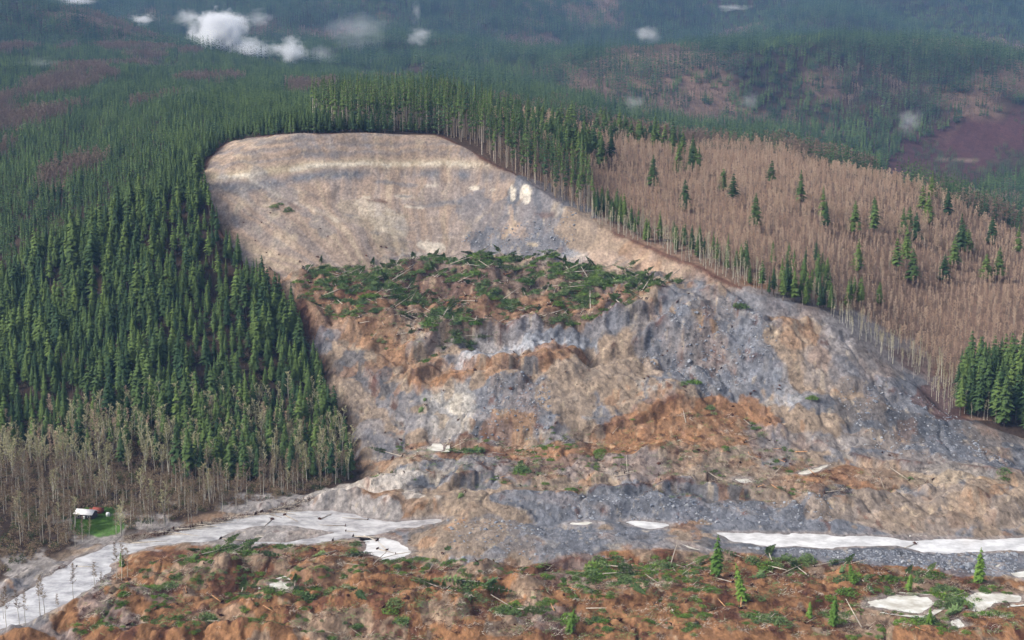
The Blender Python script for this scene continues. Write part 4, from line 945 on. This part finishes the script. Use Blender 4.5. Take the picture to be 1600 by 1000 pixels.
def place_log(x, y, fresh, head, tilt, s):
    z = float(zat(x, y)); f = FRESH if fresh else LOG
    o = thing('broken_trunk' if fresh else 'fallen_log', lab('splintered orange trunk' if fresh else 'bare grey log', x, y), 'log', (x, y, z + .15), (tilt, 0, head), (s, s, s), 'splintered trunks in the debris' if fresh else 'bare logs in the debris')
    link('log', f[rng.integers(0, len(f))], o)
    if rng.random() < .45: link('root_plate', ROOT[rng.integers(0, 3)], o)
def spots(poly_px, n, grid_hit=at):
    P = grid_hit(poly_px); lo, hi = P.min(0), P.max(0); out = []
    while len(out) < n:
        q = rng.uniform(lo, hi)
        if sdf(q[:1], q[1:], P)[0] > 0 and gval(wet, q[:1], q[1:])[0] < 0: out.append(q)
    return out
RP = [(452,430),(560,418),(760,412),(930,416),(1052,462),(980,500),(800,515),(640,570),(570,520),(470,470)]
for q in spots(RP, 115): place_log(q[0], q[1], rng.random() < .12, rng.normal(R(150), .7), rng.uniform(R(62), R(86)), rng.uniform(.8, 1.35))
for q in spots([(330,320),(420,310),(560,360),(700,395),(600,410),(440,430)], 40): place_log(q[0], q[1], False, rng.normal(R(150), .35), rng.uniform(R(112), R(124)), rng.uniform(.5, 1.0))
for q in spots([(620,690),(900,680),(1150,640),(1300,740),(1500,760),(1300,790),(900,770),(650,760)], 45): place_log(q[0], q[1], rng.random() < .35, rng.uniform(0, 6.28), rng.uniform(R(60), R(95)), rng.uniform(.5, 1.1))
for q in spots([(200,880),(560,850),(760,900),(1100,870),(1590,930),(1590,995),(200,995)], 75): place_log(q[0], q[1], rng.random() < .4, rng.uniform(0, 6.28), rng.uniform(R(55), R(95)), rng.uniform(.4, .95))
for q in spots([(60,900),(200,838),(420,795),(520,775),(400,820),(200,850)], 26): place_log(q[0], q[1], False, rng.normal(R(90), .4), rng.uniform(R(86), R(94)), rng.uniform(.7, 1.2))
for i, q in enumerate(spots([(200,880),(560,850),(760,900),(1100,870),(1590,930),(1590,995),(150,995)], 95) + spots([(520,640),(700,560),(1000,440),(1200,560),(1500,760),(1000,770),(640,760)], 60)):
    s = rng.uniform(.5, 1.15); o = link('root_wad', ROOT[i % 3], None, label=lab('dark upturned root wad', q[0], q[1]), category='root wad', group='root wads in the debris')
    o.location = (q[0], q[1], float(zat(*q)) + .3 * s); o.rotation_euler = (rng.uniform(-1.2, 1.2), rng.uniform(-1.2, 1.2), rng.uniform(0, 6.28)); o.scale = (s, s, s)
for px, py in [(575,812),(540,830),(552,838),(500,812),(590,845),(425,812),(445,805),(540,822),(120,885),(345,842),(520,845),(605,860),(618,866),(590,858),(640,846),(1430,850)]:
    q = flat(px, py); s_ = rng.uniform(.6, 1.1); o = thing('stranded_log', lab('dark log stranded in water', q[0], q[1]), 'log', (q[0], q[1], .05), (R(88), 0, rng.uniform(0, 6.28)), (s_, s_, s_), 'logs stranded in the river')
    link('log', LOG[rng.integers(0, 3)], o); link('root_plate', ROOT[rng.integers(0, 3)], o)
# green brush
BR = [(360,862,48,9,9),(340,868,40,6,6),(390,875,30,6,6),(430,935,40,8,8),(245,940,8,5,3),(262,925,6,8,3),(330,972,16,4,4),(545,940,14,5,5),(300,895,16,6,4),(500,945,25,6,4),(730,935,40,14,10),(700,890,20,8,5),(800,960,24,12,7),(925,905,10,24,10),(960,885,24,12,10),(972,915,8,16,7),
      (940,970,26,6,5),(890,975,8,18,6),(620,980,14,8,4),(1210,980,26,10,7),(1180,890,30,10,6),(1250,880,40,8,7),(1330,920,18,18,8),(1500,945,24,18,12),(1440,905,22,10,6),(1550,970,20,6,5),(1440,978,20,8,5),(1395,905,16,8,4),(1030,890,30,10,6),(740,712,30,4,5),(820,745,12,8,4),(1150,492,14,6,4),(1080,606,14,5,4),(1275,630,10,2,2),
      (1110,640,10,10,3),(940,720,8,14,4),(430,320,8,6,3),(455,330,10,6,3),(1570,750,8,4,2),(1480,930,20,6,4)]
n = 0
for px, py, w, h, k in BR:
    for _ in range(k):
        p = at([(px + rng.normal(0, w * .5), py + rng.normal(0, h * .5))])[0]; s = rng.uniform(.8, 1.9)
        o = link('brush_clump', BRUSH[rng.integers(0, 2)], None, label=lab('green brush clump', p[0], p[1]), category='brush', group='clumps of green brush in the debris'); o.location = (*p, float(zat(*p)) - .1); o.rotation_euler.z = rng.uniform(0, 6.28); o.scale = (s, s, s); n += 1
# loose branch litter and rubble: countless
DF = forms('fallen_conifer_form', [joined([c, t], [M['fir_down'], M['log']], 'fallen_conifer_form') for c, t in DOWN_MB])
q = np.array(spots([(452,430),(560,418),(760,410),(930,414),(1040,445),(1060,470),(980,505),(800,520),(640,560),(560,520),(465,470)], 420)); q = q[fbm(q[:, 0] / 18, q[:, 1] / 14, 3, 4) > -.2]
scatter('fallen_tree_tangle', 'tangle of smaller uprooted conifers on the slumped bench', np.stack([q[:, 0], q[:, 1], zat(q[:, 0], q[:, 1]) + .4], -1), rng.normal(R(165), .9, len(q)), rng.uniform(.4, .7, len(q)), rng.integers(0, 4, len(q)), DF, rng.uniform(R(70), R(93), len(q)))
GB = forms('green_litter_form', [BRUSH[0], BRUSH[1]])
q = np.array(spots(RP, 1500)); q = q[fbm(q[:, 0] / 18, q[:, 1] / 14, 3, 4) > -.08]
b = np.array(spots([(150,905),(330,855),(560,845),(760,900),(1100,865),(1590,915),(1590,1000),(100,1000)], 2600)); b = b[fbm(b[:, 0] / 12, b[:, 1] / 22, 3, 9) > .16]
c = np.array(spots([(620,690),(900,680),(1150,640),(1300,740),(1500,760),(1300,790),(900,770),(650,760)], 700)); c = c[fbm(c[:, 0] / 12, c[:, 1] / 16, 3, 9) > .3]
ix = np.concatenate([rng.choice(2, len(q), p=[.25, .75]), rng.choice(2, len(b) + len(c), p=[.6, .4])]); zz = np.concatenate([rng.uniform(.8, 1.9, len(q)), rng.uniform(.35, .9, len(b) + len(c))]); q = np.concatenate([q, b, c])
scatter('green_litter', 'torn green boughs strewn over the slide debris', np.stack([q[:, 0], q[:, 1], zat(q[:, 0], q[:, 1])], -1), rng.uniform(0, 6.28, len(q)), zz, ix, GB)
twf = []
for k in range(3):
    m = MB()
    for _ in range(26):
        c = np.array([rr.gauss(0, 1.3), rr.gauss(0, 1.3), abs(rr.gauss(0, .25))]); a = rr.uniform(0, 6.28); d = np.array([math.cos(a), math.sin(a), rr.gauss(0, .25)]); l = rr.uniform(.8, 2.6); s1 = np.array([-d[1], d[0], .6]) * .07
        m.tri(tuple(c - s1), tuple(c + s1), tuple(c + d * l))
    twf.append(m.mesh('branch_litter', [M[('root', 'log', 'fir_down')[k]]]))
LIT = forms('branch_litter_form', twf)
a = np.array(spots([(150,905),(330,855),(560,845),(760,900),(1100,865),(1590,915),(1590,1000),(100,1000)], 2600)); b = np.array(spots(RP, 1300)); c = np.array(spots([(620,690),(900,680),(1150,640),(1300,740),(1500,760),(1300,790),(900,770),(650,760)], 900)); d = np.array(spots([(60,900),(200,838),(420,795),(520,775),(400,820),(200,850)], 200))
q = np.concatenate([a, b, c, d]); ix = rng.choice(3, len(q), p=[.55, .17, .28]); ix[-200:] = rng.integers(0, 2, 200)
scatter('branch_litter', 'broken branches and bark strewn over the slide debris', np.stack([q[:, 0], q[:, 1], zat(q[:, 0], q[:, 1]) + .1], -1), rng.uniform(0, 6.28, len(q)), rng.uniform(.7, 1.5, len(q)), ix, LIT)
sb = []
for k in range(3):
    bm = bmesh.new(); bmesh.ops.create_icosphere(bm, subdivisions=1, radius=1)
    for v in bm.verts: v.co *= rr.uniform(.6, 1.15); v.co.z *= .7
    me = bpy.data.meshes.new('clay_block'); bm.to_mesh(me); bm.free(); me.materials.append(M['stone']); sb.append(me)
STN = forms('clay_block_form', sb)
q = np.concatenate([np.array(spots(p, n)) for p, n in (([(1020,500),(1180,470),(1220,560),(1100,620),(1000,570)], 700), ([(1150,858),(1590,862),(1590,905),(1300,872)], 900), ([(720,360),(900,330),(900,405),(720,408)], 500), ([(760,600),(860,600),(860,690),(740,690)], 300), ([(1300,600),(1480,640),(1590,740),(1350,700)], 500), ([(880,775),(1300,790),(1300,825),(880,812)], 500), ([(700,820),(1000,830),(950,880),(700,880)], 250))])
scatter('clay_rubble', 'blue-grey clay rubble lying on the slide', np.stack([q[:, 0], q[:, 1], zat(q[:, 0], q[:, 1])], -1), rng.uniform(0, 6.28, len(q)), np.exp(rng.normal(-.6, .45, len(q))), rng.integers(0, 3, len(q)), STN)

# ---------------------------------------------------------------- the house on the lawn
M['roof'] = mat('white_metal_roof', (.82,.80,.80), .5, .4); M['wall'] = mat('dark_board_wall', (.07,.055,.06), .8); M['red'] = mat('red_shed_boards', (.26,.07,.05), .8); M['glass'] = mat('window_glass', (.02,.025,.03), .1, .5); M['white'] = mat('white_paint', (.8,.8,.8), .5)
def box(mb, c, s, m=0):
    x, y, z = c; a, b, d = s[0] / 2, s[1] / 2, s[2] / 2; k = len(mb.v)
    mb.v += [(x + i * a, y + j * b, z + l * d) for i in (-1, 1) for j in (-1, 1) for l in (-1, 1)]
    for q in ((0,1,3,2),(4,6,7,5),(0,4,5,1),(2,3,7,6),(0,2,6,4),(1,5,7,3)): mb.f += [(k+q[0],k+q[1],k+q[2]),(k+q[0],k+q[2],k+q[3])]; mb.m += [m, m]
def gable(w, l, h, z, t=.25, o=.5):
    m = MB(); W = w / 2 + o; Lh = l / 2 + o; e = z - o * h / (w / 2)
    for s in (-1, 1):
        P = [(-Lh, s * W, e), (Lh, s * W, e), (Lh, 0, z + h), (-Lh, 0, z + h)]; k = len(m.v); m.v += P + [(a, b, c + t) for a, b, c in P]
        for q in ((0,1,2,3),(4,5,6,7),(0,1,5,4),(1,2,6,5),(2,3,7,6),(3,0,4,7)): m.f += [(k+q[0],k+q[1],k+q[2]),(k+q[0],k+q[2],k+q[3])]; m.m += [0, 0]
    return m
hp = flat(135, 812); hz = float(zat(*hp))
ho = thing('house', 'small white-roofed house with dark walls on a green lawn', 'house', (hp[0], hp[1], hz), (0, 0, R(-12)))
w = MB(); box(w, (0, 0, 1.4), (10, 6, 3.4)); k = len(w.v); w.v += [(-5, -3, 3.1), (-5, 3, 3.1), (-5, 0, 4.6), (5, -3, 3.1), (5, 3, 3.1), (5, 0, 4.6)]; w.f += [(k, k+2, k+1), (k+3, k+4, k+5)]; w.m += [0, 0]
link('wall', w.mesh('house_wall', [M['wall']]), ho); rf = link('roof', gable(6, 10, 1.6, 3.1).mesh('house_roof', [M['roof']]), ho)
ch = MB(); box(ch, (2.5, .6, 4.9), (.7, .7, 1.4)); link('chimney', ch.mesh('chimney', [M['red']]), rf)
for xw in (-3, 3.2):
    wi = MB(); box(wi, (xw, -3.02, 1.7), (1.3, .08, 1.2)); wd = link('window', wi.mesh('window_frame', [M['white']]), ho); pa = MB(); box(pa, (xw, -3.07, 1.7), (1.1, .04, 1.0)); link('pane', pa.mesh('window_pane', [M['glass']]), wd)
dr = MB(); box(dr, (.4, -3.03, 1.1), (1.0, .08, 2.1)); link('door', dr.mesh('house_door', [M['white']]), ho)
sp_ = flat(152, 806); so = thing('shed', 'low red shed beside the white-roofed house', 'shed', (sp_[0], sp_[1] + 2, float(zat(sp_[0], sp_[1] + 2))), (0, 0, R(-12)))
w = MB(); box(w, (0, 0, 1.0), (5, 4, 2.4)); link('wall', w.mesh('shed_wall', [M['red']]), so); link('roof', gable(4, 5, .9, 2.2, .15, .3).mesh('shed_roof', [M['red']]), so)
tp = flat(169, 810); to = thing('water_tank', 'small white tank standing alone on the lawn', 'tank', (tp[0], tp[1], float(zat(*tp))))
m = MB(); m.tube([(0, 0, 0), (0, 0, 1.9), (0, 0, 2.3), (0, 0, 2.5)], [1.1, 1.1, .75, .3], 14, 0, True); link('tank_body', m.mesh('tank_body', [M['white']]), to)
m = MB(); m.tube([(0, 0, 2.5), (0, 0, 2.75)], [.3, .28], 10, 0, True); link('lid', m.mesh('tank_lid', [M['wall']]), to)
gm = MB()
for _ in range(40):
    c = np.array([rr.uniform(-1.5, 1.5), rr.uniform(-1.5, 1.5), 0]); a = rr.uniform(0, 6.28); gm.tri(tuple(c + (-.1, 0, 0)), tuple(c + (.1, 0, 0)), tuple(c + (.2 * math.cos(a), .2 * math.sin(a), .35)))
M['grass'] = leaf_mat('lawn_grass', (.07,.15,.028), (.11,.20,.04)); GR = forms('grass_form', [gm.mesh('grass_tuft', [M['grass']])])
q = np.array(spots([(112,836),(118,805),(140,796),(178,798),(180,812),(168,828),(140,840)], 500, lambda p: flat(*np.array(p).T)))
scatter('grass', 'bright green lawn round the house', np.stack([q[:, 0], q[:, 1], zat(q[:, 0], q[:, 1])], -1), rng.uniform(0, 6.28, len(q)), rng.uniform(.8, 1.4, len(q)), np.zeros(len(q)), GR)

# ---------------------------------------------------------------- mist and haze
def mist(px, py, dep, w, h, dpt, dens, seed, thr=.45):
    u, s = ray(px, py); c = (u * dep, dep, CAM_H + s * dep); k = dep / F
    bm = bmesh.new(); bmesh.ops.create_icosphere(bm, subdivisions=3, radius=1); me = bpy.data.meshes.new('mist'); bm.to_mesh(me); bm.free()
    m = bpy.data.materials.new('mist_vapour'); m.use_nodes = True; nt = m.node_tree; nt.nodes.clear()
    out = nt.nodes.new('ShaderNodeOutputMaterial'); pv = nt.nodes.new('ShaderNodeVolumePrincipled'); pv.inputs['Color'].default_value = (.97,.98,1,1); pv.inputs['Anisotropy'].default_value = 0.0
    tc = N(m, 'ShaderNodeTexCoord'); n = N(m, 'ShaderNodeTexNoise', Scale=2.3, Detail=8.0, Roughness=.68); mp = N(m, 'ShaderNodeMapping'); mp.inputs['Location'].default_value = (seed * 3.7, seed, 0)
    L(m, tc.outputs['Object'], mp.inputs[0]); L(m, mp.outputs[0], n.inputs['Vector'])
    ln = N(m, 'ShaderNodeVectorMath', operation='LENGTH'); L(m, tc.outputs['Object'], ln.inputs[0])
    f1 = N(m, 'ShaderNodeMapRange'); f1.inputs[1].default_value = 1; f1.inputs[2].default_value = .1; f1.inputs[3].default_value = -.95; f1.inputs[4].default_value = .45; L(m, ln.outputs['Value'], f1.inputs[0])
    ad = N(m, 'ShaderNodeMath', operation='ADD'); mm = N(m, 'ShaderNodeMath', operation='MULTIPLY_ADD'); mm.inputs[1].default_value = 2.4; mm.inputs[2].default_value = -.7; L(m, n.outputs['Fac'], mm.inputs[0]); L(m, mm.outputs[0], ad.inputs[0]); L(m, f1.outputs[0], ad.inputs[1])
    f2 = N(m, 'ShaderNodeMapRange'); f2.inputs[1].default_value = thr; f2.inputs[2].default_value = thr + .95; f2.inputs[3].default_value = 0; f2.inputs[4].default_value = dens; L(m, ad.outputs[0], f2.inputs[0])
    L(m, f2.outputs[0], pv.inputs['Density']); nt.links.new(pv.outputs[0], out.inputs['Volume'])
    me.materials.append(m); o = link('mist', me, kind='stuff', label=lab('white mist patch', c[0], c[1])); o.location = c; o.scale = (w * k, dpt, h * k); return o
MIST = [(345,50,3350,78,62,110,.16,1,.24),(395,78,3300,70,36,80,.06,21,.34),(456,80,3250,50,38,70,.09,2,.32),(222,30,3700,36,20,60,.08,3,.40),(120,0,3900,60,18,80,.05,4,.40),(655,56,3600,44,34,80,.022,5,.40),(500,85,3300,60,36,80,.010,9,.40),
        (650,20,3700,18,40,60,.010,22,.42),(1010,50,3300,40,24,60,.016,6,.42),(1170,158,2500,34,32,40,.018,7,.42),(1145,12,4200,50,14,80,.018,8,.42),(290,160,2000,120,46,60,.012,10,.46),(1420,190,2450,40,46,40,.03,11,.42),(560,50,3600,110,60,90,.012,12,.42),(990,160,2200,40,28,40,.022,13,.42),(60,100,2600,90,20,60,.01,15,.45),(1010,55,3300,50,30,60,.02,16,.42),
        (300,30,3350,60,34,80,.03,14,.42),(400,30,3400,60,30,80,.02,15,.42)]
for a in MIST: mist(*a)

bm = bmesh.new(); bmesh.ops.create_cube(bm, size=1); me = bpy.data.meshes.new('haze'); bm.to_mesh(me); bm.free()
hm = bpy.data.materials.new('haze_air'); hm.use_nodes = True; nt = hm.node_tree; nt.nodes.clear()
out = nt.nodes.new('ShaderNodeOutputMaterial'); pv = nt.nodes.new('ShaderNodeVolumePrincipled')
pv.inputs['Color'].default_value = (.28,.52,1.0,1); pv.inputs['Density'].default_value = .000048; pv.inputs['Anisotropy'].default_value = .0
nt.links.new(pv.outputs[0], out.inputs['Volume']); me.materials.append(hm)
ztop = float(Z.max()) + 60
hz_ = link('haze', me, kind='stuff', label='bluish haze filling the valley air')
hz_.scale = (12000, 9000, ztop + 8); hz_.location = (0, 3900, (ztop - 8) / 2)
